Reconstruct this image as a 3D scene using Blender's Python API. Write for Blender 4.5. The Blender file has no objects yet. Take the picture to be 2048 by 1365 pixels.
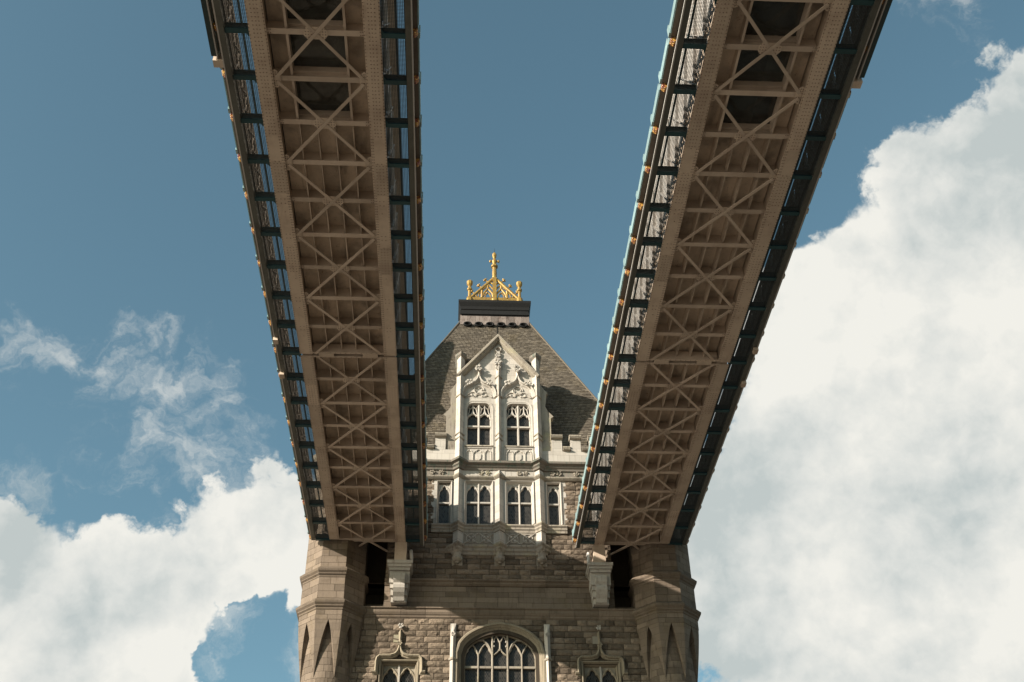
import bpy, math, random
import numpy as np
from mathutils import Vector, Matrix

random.seed(7)
RNG = np.random.default_rng(7)
C = bpy.context.scene.collection
R = math.radians

# ------------------------------------------------------------------ camera
cam = bpy.data.cameras.new('camera')
cam_o = bpy.data.objects.new('camera', cam)
C.objects.link(cam_o)
cam.sensor_width = 36.0
cam.lens = 39.184
cam.clip_start = 0.1
cam.clip_end = 4000
_f = Vector((0.04807213, 0.78017278, 0.62371428))
_r = Vector((0.99861419, -0.05092947, -0.01326204))
_u = Vector((-0.02141876, -0.62348747, 0.7815399))
_m = Matrix((( _r.x, _u.x, -_f.x, -2.848), (_r.y, _u.y, -_f.y, -62.143), (_r.z, _u.z, -_f.z, 1.7), (0, 0, 0, 1)))
cam_o.matrix_world = _m
bpy.context.scene.camera = cam_o

# ------------------------------------------------------------------ sun, sky, exposure
SUN_DIR = Vector((-1.0, -0.62, 0.475)).normalized()      # towards the sun
sun = bpy.data.lights.new('sun', 'SUN')
sun.energy = 5.0
sun.angle = R(0.53)
sun.color = (1.0, 0.91, 0.79)
sun_o = bpy.data.objects.new('sun', sun)
C.objects.link(sun_o)
sun_o.rotation_euler = (-SUN_DIR).to_track_quat('-Z', 'Y').to_euler()
SUN_EL = math.asin(SUN_DIR.z)
SUN_AZ = math.atan2(SUN_DIR.x, SUN_DIR.y)

world = bpy.data.worlds.new('World')
bpy.context.scene.world = world
world.use_nodes = True
wn, wl = world.node_tree.nodes, world.node_tree.links
wn.clear()


def W(t, **kw):
    n = wn.new(t)
    for k, v in kw.items():
        setattr(n, k, v)
    return n


def wmath(op, a, b=None, c=None, clamp=False):
    n = W('ShaderNodeMath', operation=op, use_clamp=clamp)
    for i, v in enumerate((a, b, c)):
        if v is None:
            continue
        if isinstance(v, (int, float)):
            n.inputs[i].default_value = v
        else:
            wl.new(v, n.inputs[i])
    return n.outputs[0]


def wnoise(vec, scale, detail, rough=0.55, lac=2.0, out=0):
    n = W('ShaderNodeTexNoise')
    n.inputs['Scale'].default_value = scale
    n.inputs['Detail'].default_value = detail
    n.inputs['Roughness'].default_value = rough
    n.inputs['Lacunarity'].default_value = lac
    wl.new(vec, n.inputs['Vector'])
    return n.outputs[out]


def wvec(op, a, b, s=None):
    n = W('ShaderNodeVectorMath', operation=op)
    for i, v in enumerate((a, b)):
        if v is None:
            continue
        if isinstance(v, (tuple, list, Vector)):
            n.inputs[i].default_value = tuple(v)
        else:
            wl.new(v, n.inputs[i])
    if s is not None:
        n.inputs['Scale'].default_value = s
    return n


sky = W('ShaderNodeTexSky', sky_type='NISHITA')
sky.sun_disc = False
sky.sun_elevation = SUN_EL
sky.sun_rotation = SUN_AZ
sky.air_density = 1.0
sky.dust_density = 1.6
sky.ozone_density = 1.2
hsv = W('ShaderNodeHueSaturation')
hsv.inputs['Hue'].default_value = 0.487
hsv.inputs['Saturation'].default_value = 0.86
wl.new(sky.outputs[0], hsv.inputs['Color'])
tint = W('ShaderNodeMixRGB', blend_type='MULTIPLY')
tint.inputs[0].default_value = 1.0
tint.inputs[2].default_value = (0.83, 1.07, 1.03, 1)
wl.new(hsv.outputs[0], tint.inputs[1])
bg_sky = W('ShaderNodeBackground')
bg_sky.inputs['Strength'].default_value = 0.0735
wl.new(tint.outputs[0], bg_sky.inputs['Color'])

# cloud banks: where the cumulus stands in the sky (direction, angular radius, weight)
BANKS = [(0.4537, 0.5676, 0.6870, 0.062, 1.00), (0.4157, 0.6318, 0.6542, 0.096, 1.00), (0.3605, 0.6846, 0.6335, 0.079, 1.00),
         (0.4102, 0.7610, 0.5026, 0.217, 1.00), (0.3131, 0.7815, 0.5396, 0.113, 1.00), (0.2788, 0.8562, 0.4350, 0.142, 1.00),
         (0.4344, 0.8344, 0.3391, 0.175, 1.00), (0.5086, 0.6706, 0.5400, 0.208, 1.00), (-0.3459, 0.8531, 0.3906, 0.090, 1.00),
         (-0.2778, 0.8715, 0.4042, 0.071, 1.00), (-0.3227, 0.8816, 0.3444, 0.125, 1.00), (-0.2362, 0.8796, 0.4129, 0.062, 1.00),
         (-0.1908, 0.8718, 0.4511, 0.071, 1.00), (-0.1376, 0.8735, 0.4671, 0.079, 1.00), (-0.1265, 0.8558, 0.5016, 0.042, 1.00),
         (-0.2385, 0.9044, 0.3539, 0.058, 1.00), (-0.1344, 0.9018, 0.4107, 0.033, 0.60), (-0.2799, 0.7960, 0.5367, 0.040, 0.42),
         (-0.2439, 0.8154, 0.5250, 0.050, 0.50), (-0.2228, 0.8330, 0.5064, 0.050, 0.62), (-0.2138, 0.7894, 0.5755, 0.025, 0.36),
         (-0.3472, 0.7678, 0.5385, 0.031, 0.40), (-0.3432, 0.7432, 0.5743, 0.025, 0.28), (-0.2779, 0.7644, 0.5818, 0.029, 0.25),
         (-0.3475, 0.8023, 0.4853, 0.025, 0.28), (0.3869, 0.5003, 0.7746, 0.037, 0.22), (-0.1500, 0.9110, 0.3840, 0.045, 0.50), (-0.1850, 0.9120, 0.3680, 0.040, 0.50), (0.2890, 0.7470, 0.5990, 0.075, 1.0), (0.3180, 0.7100, 0.6280, 0.060, 1.0),
         # the same fair-weather clouds round the rest of the sky
         (-0.80, 0.52, 0.26, 0.20, 1.0), (-0.95, -0.05, 0.28, 0.16, 1.0), (0.90, 0.30, 0.32, 0.24, 1.0), (0.88, -0.38, 0.26, 0.18, 1.0),
         (0.30, -0.92, 0.25, 0.18, 1.0), (-0.30, -0.93, 0.20, 0.13, 1.0), (0.70, -0.10, 0.70, 0.12, 0.8)]
HOLES = [(-0.1745, 0.9029, 0.3928, 0.024, 0.85), (-0.190, 0.9170, 0.3530, 0.020, 0.7), (-0.150, 0.902, 0.405, 0.014, 0.6), (-0.205, 0.908, 0.372, 0.014, 0.6)]

tc = W('ShaderNodeTexCoord')
dirv = wvec('NORMALIZE', tc.outputs['Generated'], None).outputs[0]
warp_n = wnoise(dirv, 9.0, 6.0, 0.6, out=1)
warp = wvec('SUBTRACT', warp_n, (0.5, 0.5, 0.5)).outputs[0]
warp = wvec('SCALE', warp, None, 0.13).outputs[0]
dw = wvec('NORMALIZE', wvec('ADD', dirv, warp).outputs[0], None).outputs[0]


def caps(vec, banks):
    out = None
    for x, y, z, r, wgt in banks:
        b = Vector((x, y, z)).normalized()
        d = wvec('DOT_PRODUCT', vec, b).outputs['Value']
        k = 2.0 / (r * r)
        f = wmath('MULTIPLY_ADD', d, wgt * k, wgt * (1.0 - k))
        out = f if out is None else wmath('MAXIMUM', out, f)
    return out


MAIN = [b for b in BANKS if b[4] > 0.7]
WISP = [(x, y, z, r * 1.5, 1.0) for x, y, z, r, w_ in BANKS if w_ <= 0.7]
hole = wmath('MAXIMUM', caps(dw, [(h[0], h[1], h[2], h[3], h[4]) for h in HOLES]), 0.0)
field = wmath('SUBTRACT', wmath('MINIMUM', caps(dw, MAIN), 1.7), hole)
fbm = wnoise(dw, 10.0, 10.0, 0.60)
fine = wmath('MULTIPLY_ADD', fbm, 3.0, -1.55)


def billow(vec):
    n = W('ShaderNodeTexVoronoi')
    n.feature = 'F1'
    n.normalize = True
    n.inputs['Scale'].default_value = 15.0
    n.inputs['Detail'].default_value = 4.0
    n.inputs['Roughness'].default_value = 0.55
    n.inputs['Lacunarity'].default_value = 2.2
    wl.new(vec, n.inputs['Vector'])
    return n.outputs['Distance']


soft_w = wvec('ADD', dirv, wvec('SCALE', wvec('SUBTRACT', wnoise(dirv, 22.0, 5.0, 0.6, out=1), (0.5, 0.5, 0.5)).outputs[0], None, 0.03).outputs[0]).outputs[0]
b0 = billow(soft_w)
dens = wmath('ADD', field, fine)
dens = wmath('MULTIPLY_ADD', wmath('SUBTRACT', 0.30, b0), 2.4, dens)
dens = wmath('MAXIMUM', dens, wmath('MULTIPLY_ADD', field, 1.6, -0.62))


def smooth(v, a, b, lo=0.0, hi=1.0):
    n = W('ShaderNodeMapRange', interpolation_type='SMOOTHERSTEP')
    wl.new(v, n.inputs['Value'])
    for k_, q in (('From Min', a), ('From Max', b), ('To Min', lo), ('To Max', hi)):
        n.inputs[k_].default_value = q
    return n.outputs[0]


a_main = smooth(dens, -0.08, 0.36)
# thin torn wisps
wisp_f = wmath('MINIMUM', caps(dw, WISP), 0.55)
torn = wnoise(wvec('MULTIPLY', dw, (1.0, 1.0, 1.35)).outputs[0], 15.0, 10.0, 0.64)
wd = wmath('ADD', wisp_f, wmath('MULTIPLY_ADD', torn, 5.0, -2.80))
a_wisp = smooth(wd, -0.25, 1.5, 0.0, 0.62)
alpha = wmath('MAXIMUM', a_main, a_wisp)
# billow relief: how the vapour thins towards the sun
sh_p = wvec('ADD', dirv, tuple(SUN_DIR * 0.035)).outputs[0]
n_a = wnoise(dirv, 6.5, 6.0, 0.5)
n_b = wnoise(sh_p, 6.5, 6.0, 0.5)
relief = wmath('MULTIPLY_ADD', wmath('SUBTRACT', billow(wvec('ADD', soft_w, tuple(SUN_DIR * 0.016)).outputs[0]), b0), 0.60, wmath('SUBTRACT', n_a, n_b))
soft = wnoise(dirv, 5.0, 5.0, 0.5)
lum = wmath('MULTIPLY_ADD', relief, 2.6, 0.56)
lum = wmath('MULTIPLY_ADD', wmath('SUBTRACT', soft, 0.5), -2.8, lum)
edge = W('ShaderNodeMapRange')
wl.new(dens, edge.inputs['Value'])
edge.inputs['From Min'].default_value = 0.1
edge.inputs['From Max'].default_value = 0.9
edge.inputs['To Min'].default_value = 0.22
edge.inputs['To Max'].default_value = 0.0
lum = wmath('ADD', lum, edge.outputs[0], clamp=True)
cr = W('ShaderNodeValToRGB')
cr.color_ramp.elements[0].position = 0.05
cr.color_ramp.elements[0].color = (0.54, 0.595, 0.59, 1)
cr.color_ramp.elements[1].position = 0.95
cr.color_ramp.elements[1].color = (0.90, 0.89, 0.83, 1)
e = cr.color_ramp.elements.new(0.5)
e.color = (0.735, 0.755, 0.725, 1)
wl.new(lum, cr.inputs[0])
bg_cl = W('ShaderNodeBackground')
bg_cl.inputs['Strength'].default_value = 0.49
wl.new(cr.outputs[0], bg_cl.inputs['Color'])
mx = W('ShaderNodeMixShader')
wl.new(alpha, mx.inputs[0])
wl.new(bg_sky.outputs[0], mx.inputs[1])
wl.new(bg_cl.outputs[0], mx.inputs[2])
wo = W('ShaderNodeOutputWorld')
wl.new(mx.outputs[0], wo.inputs['Surface'])
world.cycles.sampling_method = 'MANUAL'
world.cycles.sample_map_resolution = 512

vs = bpy.context.scene.view_settings
vs.view_transform = 'Standard'
vs.look = 'None'
vs.exposure = 1.0
vs.gamma = 1.0
vs.use_curve_mapping = False
bpy.context.scene.cycles.use_denoising = True
bpy.context.scene.cycles.max_bounces = 8
bpy.context.scene.cycles.diffuse_bounces = 4
bpy.context.scene.cycles.transparent_max_bounces = 16

# ------------------------------------------------------------------ materials


class NT:
    def __init__(s, name):
        s.m = bpy.data.materials.new(name)
        s.m.use_nodes = True
        s.n, s.l = s.m.node_tree.nodes, s.m.node_tree.links
        s.b = s.n['Principled BSDF']
        s.pos = s.n.new('ShaderNodeNewGeometry').outputs['Position']

    def set(s, **kw):
        for k, v in kw.items():
            s.b.inputs[k.replace('_', ' ')].default_value = v
        return s

    def put(s, sock, v):
        if isinstance(v, (int, float)):
            sock.default_value = v
        elif isinstance(v, tuple):
            sock.default_value = v if len(v) == 4 or sock.type == 'VECTOR' else (*v, 1)
        else:
            s.l.new(v, sock)

    def noise(s, scale, detail=4, rough=0.55, vec=None, stretch=None, out=0):
        v = vec or s.pos
        if stretch:
            mp = s.n.new('ShaderNodeMapping')
            s.l.new(v, mp.inputs[0])
            mp.inputs['Scale'].default_value = stretch
            v = mp.outputs[0]
        n = s.n.new('ShaderNodeTexNoise')
        n.inputs['Scale'].default_value = scale
        n.inputs['Detail'].default_value = detail
        n.inputs['Roughness'].default_value = rough
        s.l.new(v, n.inputs['Vector'])
        return n.outputs[out]

    def math(s, op, a, b=0.0, c=None, clamp=False):
        n = s.n.new('ShaderNodeMath')
        n.operation = op
        n.use_clamp = clamp
        s.put(n.inputs[0], a)
        s.put(n.inputs[1], b)
        if c is not None:
            s.put(n.inputs[2], c)
        return n.outputs[0]

    def ramp(s, v, lo, hi, a=0.0, b=1.0):
        n = s.n.new('ShaderNodeMapRange')
        n.interpolation_type = 'SMOOTHSTEP'
        s.put(n.inputs['Value'], v)
        n.inputs['From Min'].default_value = lo
        n.inputs['From Max'].default_value = hi
        n.inputs['To Min'].default_value = a
        n.inputs['To Max'].default_value = b
        return n.outputs[0]

    def mix(s, f, a, b, kind='MIX'):
        n = s.n.new('ShaderNodeMixRGB')
        n.blend_type = kind
        s.put(n.inputs[0], f)
        s.put(n.inputs[1], a)
        s.put(n.inputs[2], b)
        return n.outputs[0]

    def rand(s):
        o = s.n.new('ShaderNodeObjectInfo').outputs['Random']
        g = s.n.new('ShaderNodeNewGeometry').outputs['Random Per Island']
        return s.math('FRACT', s.math('ADD', o, g))

    def xyz(s):
        n = s.n.new('ShaderNodeSeparateXYZ')
        s.l.new(s.pos, n.inputs[0])
        return n.outputs

    def bump(s, h, strength=0.5, dist=0.02, prev=None):
        n = s.n.new('ShaderNodeBump')
        n.inputs['Strength'].default_value = strength
        n.inputs['Distance'].default_value = dist
        s.l.new(h, n.inputs['Height'])
        if prev:
            s.l.new(prev, n.inputs['Normal'])
        s.l.new(n.outputs[0], s.b.inputs['Normal'])
        return n.outputs[0]

    def color(s, v):
        s.put(s.b.inputs['Base Color'], v)
        return s


def stone(name, base, dark, var=0.25, rough=0.9, bump=0.4, bscale=14, joints=None, soot=0.5, lichen=None):
    t = NT(name).set(Roughness=rough)
    t.b.inputs['Specular IOR Level'].default_value = 0.12
    n1 = t.noise(1.1, 5, 0.6)
    n2 = t.noise(9.0, 5, 0.65)
    streak = t.noise(2.6, 5, 0.62, stretch=(2.6, 2.6, 0.24))
    c = t.mix(t.ramp(n2, 0.3, 0.75, 0, var * 1.6), base, tuple(x * 0.62 for x in base))
    c = t.mix(t.ramp(streak, 0.50, 0.74, 0, soot), c, dark)
    c = t.mix(t.ramp(n1, 0.52, 0.72, 0, soot * 0.7), c, dark)
    if lichen:
        c = t.mix(t.ramp(t.noise(0.9, 6, 0.65), 0.5, 0.7, 0, 0.55), c, lichen)
    r = t.rand()
    c = t.mix(1.0, c, t.mix(t.ramp(r, 0, 1), (1 - var,) * 3, (1 + var * 0.6,) * 3), 'MULTIPLY')
    if joints:
        jw, jh = joints
        x, y, z = t.xyz()
        u = t.math('ADD', x, y)
        row = t.math('FLOOR', t.math('DIVIDE', z, jh))
        uu = t.math('ADD', t.math('DIVIDE', u, jw), t.math('MULTIPLY', row, 0.37))
        fu = t.math('FRACT', uu)
        fz = t.math('FRACT', t.math('DIVIDE', z, jh))
        du = t.math('MULTIPLY', t.math('MINIMUM', fu, t.math('SUBTRACT', 1.0, fu)), jw)
        dz = t.math('MULTIPLY', t.math('MINIMUM', fz, t.math('SUBTRACT', 1.0, fz)), jh)
        d = t.math('MINIMUM', du, dz)
        j = t.ramp(d, 0.004, 0.016, 1, 0)
        wn_ = t.n.new('ShaderNodeTexWhiteNoise')
        cmb = t.n.new('ShaderNodeCombineXYZ')
        t.l.new(t.math('FLOOR', uu), cmb.inputs[0])
        t.l.new(row, cmb.inputs[1])
        t.l.new(cmb.outputs[0], wn_.inputs['Vector'])
        c = t.mix(1.0, c, t.mix(wn_.outputs['Value'], (0.86,) * 3, (1.06,) * 3), 'MULTIPLY')
        c = t.mix(t.math('MULTIPLY', j, 0.6), c, tuple(x * 0.35 for x in base))
    t.color(c)
    b1 = t.bump(t.noise(bscale, 6, 0.7), bump, 0.05)
    t.bump(t.noise(bscale * 5, 3, 0.6), bump * 0.6, 0.01, b1)
    return t.m


def paint(name, base, rough=0.45, dirt=(0.06, 0.045, 0.035), amt=0.5, spec=0.35, rust=None):
    t = NT(name).set(Roughness=rough)
    t.b.inputs['Specular IOR Level'].default_value = spec
    c = t.mix(t.ramp(t.noise(0.8, 5, 0.6), 0.42, 0.72, 0, amt), base, dirt)
    c = t.mix(t.ramp(t.noise(5.0, 5, 0.7), 0.45, 0.8, 0, amt * 0.6), c, tuple(x * 0.55 for x in base))
    c = t.mix(t.ramp(t.noise(8.5, 6, 0.78), 0.60, 0.70, 0, amt), c, tuple(x * 0.5 for x in dirt))
    c = t.mix(t.ramp(t.noise(1.7, 5, 0.65, stretch=(1.0, 0.22, 1.0)), 0.54, 0.70, 0, amt * 0.7), c, dirt)
    if rust:
        c = t.mix(t.ramp(t.noise(3.1, 6, 0.7), 0.62, 0.72, 0, 0.6), c, rust)
    r = t.rand()
    c = t.mix(1.0, c, t.mix(t.ramp(r, 0, 1), (0.86,) * 3, (1.08,) * 3), 'MULTIPLY')
    t.color(c)
    t.put(t.b.inputs['Roughness'], t.ramp(t.noise(6, 3), 0.3, 0.7, rough - 0.1, rough + 0.2))
    t.bump(t.noise(26, 4, 0.6), 0.12, 0.01)
    return t.m


M = {}
M['granite'] = stone('rough_granite', (0.190, 0.148, 0.110), (0.083, 0.063, 0.046), var=0.42, bump=0.9, bscale=9, soot=0.35)
M['mortar'] = stone('mortar', (0.06, 0.048, 0.036), (0.035, 0.03, 0.024), var=0.1, bump=0.3)
M['ashlar'] = stone('ashlar_granite', (0.183, 0.143, 0.109), (0.074, 0.056, 0.041), var=0.24, bump=0.25, bscale=20, soot=0.55, lichen=(0.148, 0.112, 0.072))
M['ashlar_j'] = stone('jointed_ashlar', (0.183, 0.143, 0.109), (0.074, 0.056, 0.041), var=0.12, bump=0.25, bscale=20, soot=0.55, lichen=(0.148, 0.112, 0.072), joints=(0.95, 0.42))
M['pale'] = stone('portland_stone', (0.41, 0.375, 0.33), (0.16, 0.130, 0.100), var=0.12, bump=0.22, bscale=22, soot=0.42)
M['pale_j'] = stone('portland_ashlar', (0.41, 0.375, 0.33), (0.20, 0.165, 0.130), var=0.06, bump=0.18, bscale=22, soot=0.34, joints=(0.8, 0.5))
M['pale_w'] = stone('weathered_portland', (0.28, 0.245, 0.20), (0.085, 0.068, 0.052), var=0.15, bump=0.3, bscale=18, soot=0.75, lichen=(0.34, 0.31, 0.19))
M['tan'] = stone('tan_portland', (0.255, 0.215, 0.158), (0.10, 0.08, 0.058), var=0.15, bump=0.28, bscale=18, soot=0.6)
M['cornice'] = stone('sooty_portland', (0.18, 0.155, 0.13), (0.045, 0.09, 0.07), var=0.14, bump=0.3, bscale=18, soot=0.85)
M['slate'] = stone('mossy_slate', (0.136, 0.115, 0.090), (0.082, 0.068, 0.052), var=0.28, bump=0.3, bscale=16, soot=0.25, lichen=(0.132, 0.106, 0.068))
M['lead'] = stone('dark_lead', (0.014, 0.014, 0.014), (0.008, 0.008, 0.007), var=0.2, bump=0.15, rough=0.7, soot=0.4)
M['apron'] = stone('stained_lead', (0.20, 0.165, 0.145), (0.045, 0.027, 0.020), var=0.3, bump=0.2, rough=0.6, soot=1.0)
M['brown'] = paint('brown_paint', (0.565, 0.455, 0.350), 0.5, (0.20, 0.12, 0.085), 0.35)
M['brown2'] = paint('brown_paint_light', (0.545, 0.44, 0.345), 0.5, (0.22, 0.14, 0.10), 0.28)
M['deck'] = paint('deck_plate_paint', (0.62, 0.50, 0.385), 0.55, (0.13, 0.105, 0.085), 0.65, rust=(0.20, 0.10, 0.05))
M['rivet'] = paint('rivet_shadow_paint', (0.27, 0.20, 0.155), 0.45, (0.10, 0.06, 0.04), 0.5)  # darker than the plates: the rivets' small shadows are put into the colour
M['teal'] = paint('teal_paint', (0.022, 0.068, 0.075), 0.45, (0.03, 0.045, 0.045), 0.5)
M['teal_d'] = paint('dark_teal_paint', (0.030, 0.050, 0.050), 0.5, (0.03, 0.03, 0.028), 0.5)
M['beam'] = paint('edge_beam_paint', (0.105, 0.105, 0.088), 0.5, (0.05, 0.045, 0.038), 0.5)
M['blue'] = paint('pale_blue_paint', (0.24, 0.345, 0.35), 0.4, (0.24, 0.28, 0.25), 0.35)
M['white'] = paint('white_paint', (0.44, 0.42, 0.39), 0.45, (0.40, 0.34, 0.27), 0.4)
M['grime'] = paint('grimy_paint', (0.13, 0.115, 0.095), 0.6, (0.06, 0.05, 0.04), 0.6)
M['steel'] = paint('wire', (0.055, 0.065, 0.065), 0.5, (0.03, 0.03, 0.03), 0.3)
M['wallpaint'] = paint('side_wall_paint', (0.45, 0.42, 0.385), 0.5, (0.42, 0.33, 0.26), 0.4)
M['brown_shade'] = paint('shaded_brown_paint', (0.16, 0.13, 0.105), 0.5, (0.07, 0.055, 0.045), 0.5)  # shade of the parapet's inner face put into the colour; cornice recess shares it
M['interior'] = paint('interior', (0.20, 0.17, 0.13), 0.7, (0.08, 0.07, 0.06), 0.4)

t = NT('gilding').set(Metallic=0.35, Roughness=0.42)
t.color(t.mix(t.ramp(t.noise(5, 5, 0.7), 0.36, 0.66, 0, 0.85), (0.36, 0.235, 0.055), (0.20, 0.11, 0.04)))
t.bump(t.noise(24, 4), 0.3, 0.02)
M['gold'] = t.m
t = NT('gold_paint').set(Roughness=0.4)
t.color(t.mix(t.ramp(t.noise(9, 3, 0.7), 0.44, 0.56, 0, 1.0), (0.46, 0.26, 0.06), (0.17, 0.045, 0.03)))
t.bump(t.noise(30, 4), 0.5, 0.02)
M['goldp'] = t.m

t = NT('leaded_glass').set(Roughness=0.22)
x_, y_, z_ = t.xyz()
zz = t.math('MULTIPLY', z_, 0.62)
fa = t.math('FRACT', t.math('MULTIPLY', t.math('ADD', x_, zz), 7.0))
fb = t.math('FRACT', t.math('MULTIPLY', t.math('SUBTRACT', x_, zz), 7.0))
ln = t.math('MINIMUM', t.math('MINIMUM', fa, t.math('SUBTRACT', 1.0, fa)), t.math('MINIMUM', fb, t.math('SUBTRACT', 1.0, fb)))
lead = t.ramp(ln, 0.05, 0.10, 1, 0)
cellv = t.n.new('ShaderNodeTexWhiteNoise')
cc = t.n.new('ShaderNodeCombineXYZ')
t.l.new(t.math('FLOOR', t.math('MULTIPLY', t.math('ADD', x_, zz), 7.0)), cc.inputs[0])
t.l.new(t.math('FLOOR', t.math('MULTIPLY', t.math('SUBTRACT', x_, zz), 7.0)), cc.inputs[1])
t.l.new(cc.outputs[0], cellv.inputs['Vector'])
g = t.mix(cellv.outputs['Value'], (0.012, 0.012, 0.012), (0.030, 0.027, 0.024))
t.color(t.mix(lead, g, (0.055, 0.05, 0.042)))
t.put(t.b.inputs['Roughness'], t.math('MULTIPLY_ADD', cellv.outputs['Value'], 0.3, 0.15))
t.b.inputs['Specular IOR Level'].default_value = 0.3
t.bump(t.math('ADD', t.math('MULTIPLY', lead, 0.6), cellv.outputs['Value']), 0.25, 0.02)
M['glass'] = t.m
t = NT('floor_glass').set(Roughness=0.06)
t.b.inputs['Transmission Weight'].default_value = 0.85
t.b.inputs['IOR'].default_value = 1.45
t.color(t.mix(t.ramp(t.noise(1.6, 5, 0.7), 0.4, 0.75), (0.32, 0.33, 0.30), (0.20, 0.18, 0.15)))
M['floorglass'] = t.m
t = NT('asphalt').set(Roughness=0.85)
t.color(t.mix(t.noise(3, 6), (0.105, 0.085, 0.068), (0.145, 0.12, 0.095)))
M['road'] = t.m
t = NT('river_water').set(Roughness=0.25)
t.color(t.mix(t.noise(0.02, 4), (0.095, 0.075, 0.056), (0.13, 0.102, 0.075)))
t.bump(t.noise(0.9, 4), 0.4, 0.2)
M['water'] = t.m

# ------------------------------------------------------------------ mesh helpers


class MB:
    def __init__(s):
        s.v, s.f = [], []

    def add(s, vs, fs):
        k = len(s.v)
        s.v += [tuple(map(float, p)) for p in vs]
        s.f += [tuple(i + k for i in f) for f in fs]
        return s

    def box(s, x0, x1, y0, y1, z0, z1):
        return s.add([(x0, y0, z0), (x1, y0, z0), (x1, y1, z0), (x0, y1, z0), (x0, y0, z1), (x1, y0, z1), (x1, y1, z1), (x0, y1, z1)],
                     [(0, 3, 2, 1), (4, 5, 6, 7), (0, 1, 5, 4), (1, 2, 6, 5), (2, 3, 7, 6), (3, 0, 4, 7)])

    def loft(s, rings, caps=True):
        n = len(rings[0])
        k = len(s.v)
        for r in rings:
            s.v += [tuple(map(float, p)) for p in r]
        for i in range(len(rings) - 1):
            for j in range(n):
                j2 = (j + 1) % n
                s.f.append((k + i * n + j, k + i * n + j2, k + (i + 1) * n + j2, k + (i + 1) * n + j))
        if caps:
            s.f.append(tuple(k + j for j in range(n))[::-1])
            s.f.append(tuple(k + (len(rings) - 1) * n + j for j in range(n)))
        return s

    def prism_xz(s, poly, y0, y1):
        return s.loft([[(x, y0, z) for x, z in poly], [(x, y1, z) for x, z in poly]])

    def prism_xy(s, poly, z0, z1):
        return s.loft([[(x, y, z0) for x, y in poly], [(x, y, z1) for x, y in poly]])

    def prism_yz(s, poly, x0, x1):
        return s.loft([[(x0, y, z) for y, z in poly], [(x1, y, z) for y, z in poly]])

    def sweep(s, path, prof, plane='xz', closed=False, caps=True):
        """path in a plane, profile (d, e): d is the offset to the left (xz) / to the front (xy), e the depth y / height z"""
        P = [Vector(p) for p in path]
        n = len(P)
        rings = []
        for i in range(n):
            a = P[i] - P[i - 1] if (i > 0 or closed) else None
            b = P[(i + 1) % n] - P[i] if (i < n - 1 or closed) else None
            d0 = a.normalized() if a is not None and a.length > 1e-9 else None
            d1 = b.normalized() if b is not None and b.length > 1e-9 else None
            if d0 is None:
                d0 = d1
            if d1 is None:
                d1 = d0
            n0, n1 = Vector((-d0.y, d0.x)), Vector((-d1.y, d1.x))
            m = n0 + n1
            if m.length < 1e-6:
                m = n0
            m.normalize()
            m = m / max(0.45, m.dot(n0))
            if plane == 'xy':
                m = -m
            pf = prof(i / (n - 1)) if callable(prof) else prof
            if plane == 'xz':
                rings.append([(P[i].x + m.x * d, e, P[i].y + m.y * d) for d, e in pf])
            else:
                rings.append([(P[i].x + m.x * d, P[i].y + m.y * d, e) for d, e in pf])
        if closed:
            rings.append(rings[0])
        return s.loft(rings, caps=caps and not closed)

    def bar(s, p0, p1, w, h, up=(0, 0, 1)):
        p0, p1, up = Vector(p0), Vector(p1), Vector(up)
        d = (p1 - p0).normalized()
        a = d.cross(up).normalized() * (w / 2)
        b = a.cross(d).normalized() * (h / 2)
        return s.loft([[p0 - a - b, p0 + a - b, p0 + a + b, p0 - a + b], [p1 - a - b, p1 + a - b, p1 + a + b, p1 - a + b]])

    def tube(s, path, r, n=6):
        P = [Vector(p) for p in path]
        rings = []
        for i, p in enumerate(P):
            d = (P[min(i + 1, len(P) - 1)] - P[max(i - 1, 0)]).normalized()
            a = d.cross(Vector((0.31, 0.17, 0.93))).normalized()
            b = d.cross(a)
            rr = r[i] if isinstance(r, (list, tuple)) else r
            rings.append([p + (a * math.cos(2 * math.pi * j / n) + b * math.sin(2 * math.pi * j / n)) * rr for j in range(n)])
        return s.loft(rings)

    def lathe(s, prof, c=(0, 0, 0), n=8, rot=None):
        rot = math.pi / n if rot is None else rot
        k = 1.0 / math.cos(math.pi / n)
        rings = [[(c[0] + r * k * math.cos(2 * math.pi * j / n + rot), c[1] + r * k * math.sin(2 * math.pi * j / n + rot), c[2] + z) for j in range(n)]
                 for r, z in prof]
        return s.loft(rings)

    def ball(s, c, r, n=6, m=4, sq=(1, 1, 1), jit=0.0):
        rings = []
        for i in range(m + 1):
            th = math.pi * i / m
            rr = max(math.sin(th), 0.02)
            ring = []
            for j in range(n):
                ph = 2 * math.pi * (j + 0.5 * (i % 2)) / n
                q = 1 + random.uniform(-jit, jit)
                ring.append((c[0] + r * sq[0] * q * rr * math.cos(ph), c[1] + r * sq[1] * q * rr * math.sin(ph), c[2] - r * sq[2] * math.cos(th)))
            rings.append(ring)
        return s.loft(rings)

    def mesh(s, name, mat, smooth=False):
        me = bpy.data.meshes.new(name)
        me.from_pydata(s.v, [], s.f)
        me.update()
        if len(s.f) < 20000:
            import bmesh
            bm = bmesh.new()
            bm.from_mesh(me)
            bmesh.ops.recalc_face_normals(bm, faces=bm.faces)
            bm.to_mesh(me)
            bm.free()
        me.materials.append(M[mat] if isinstance(mat, str) else mat)
        if smooth:
            me.polygons.foreach_set('use_smooth', [True] * len(me.polygons))
        return me

    def build(s, name, mat, parent=None, loc=None, smooth=False, **props):
        return place(name, s.mesh(name, mat, smooth), parent, loc, **props)


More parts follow.
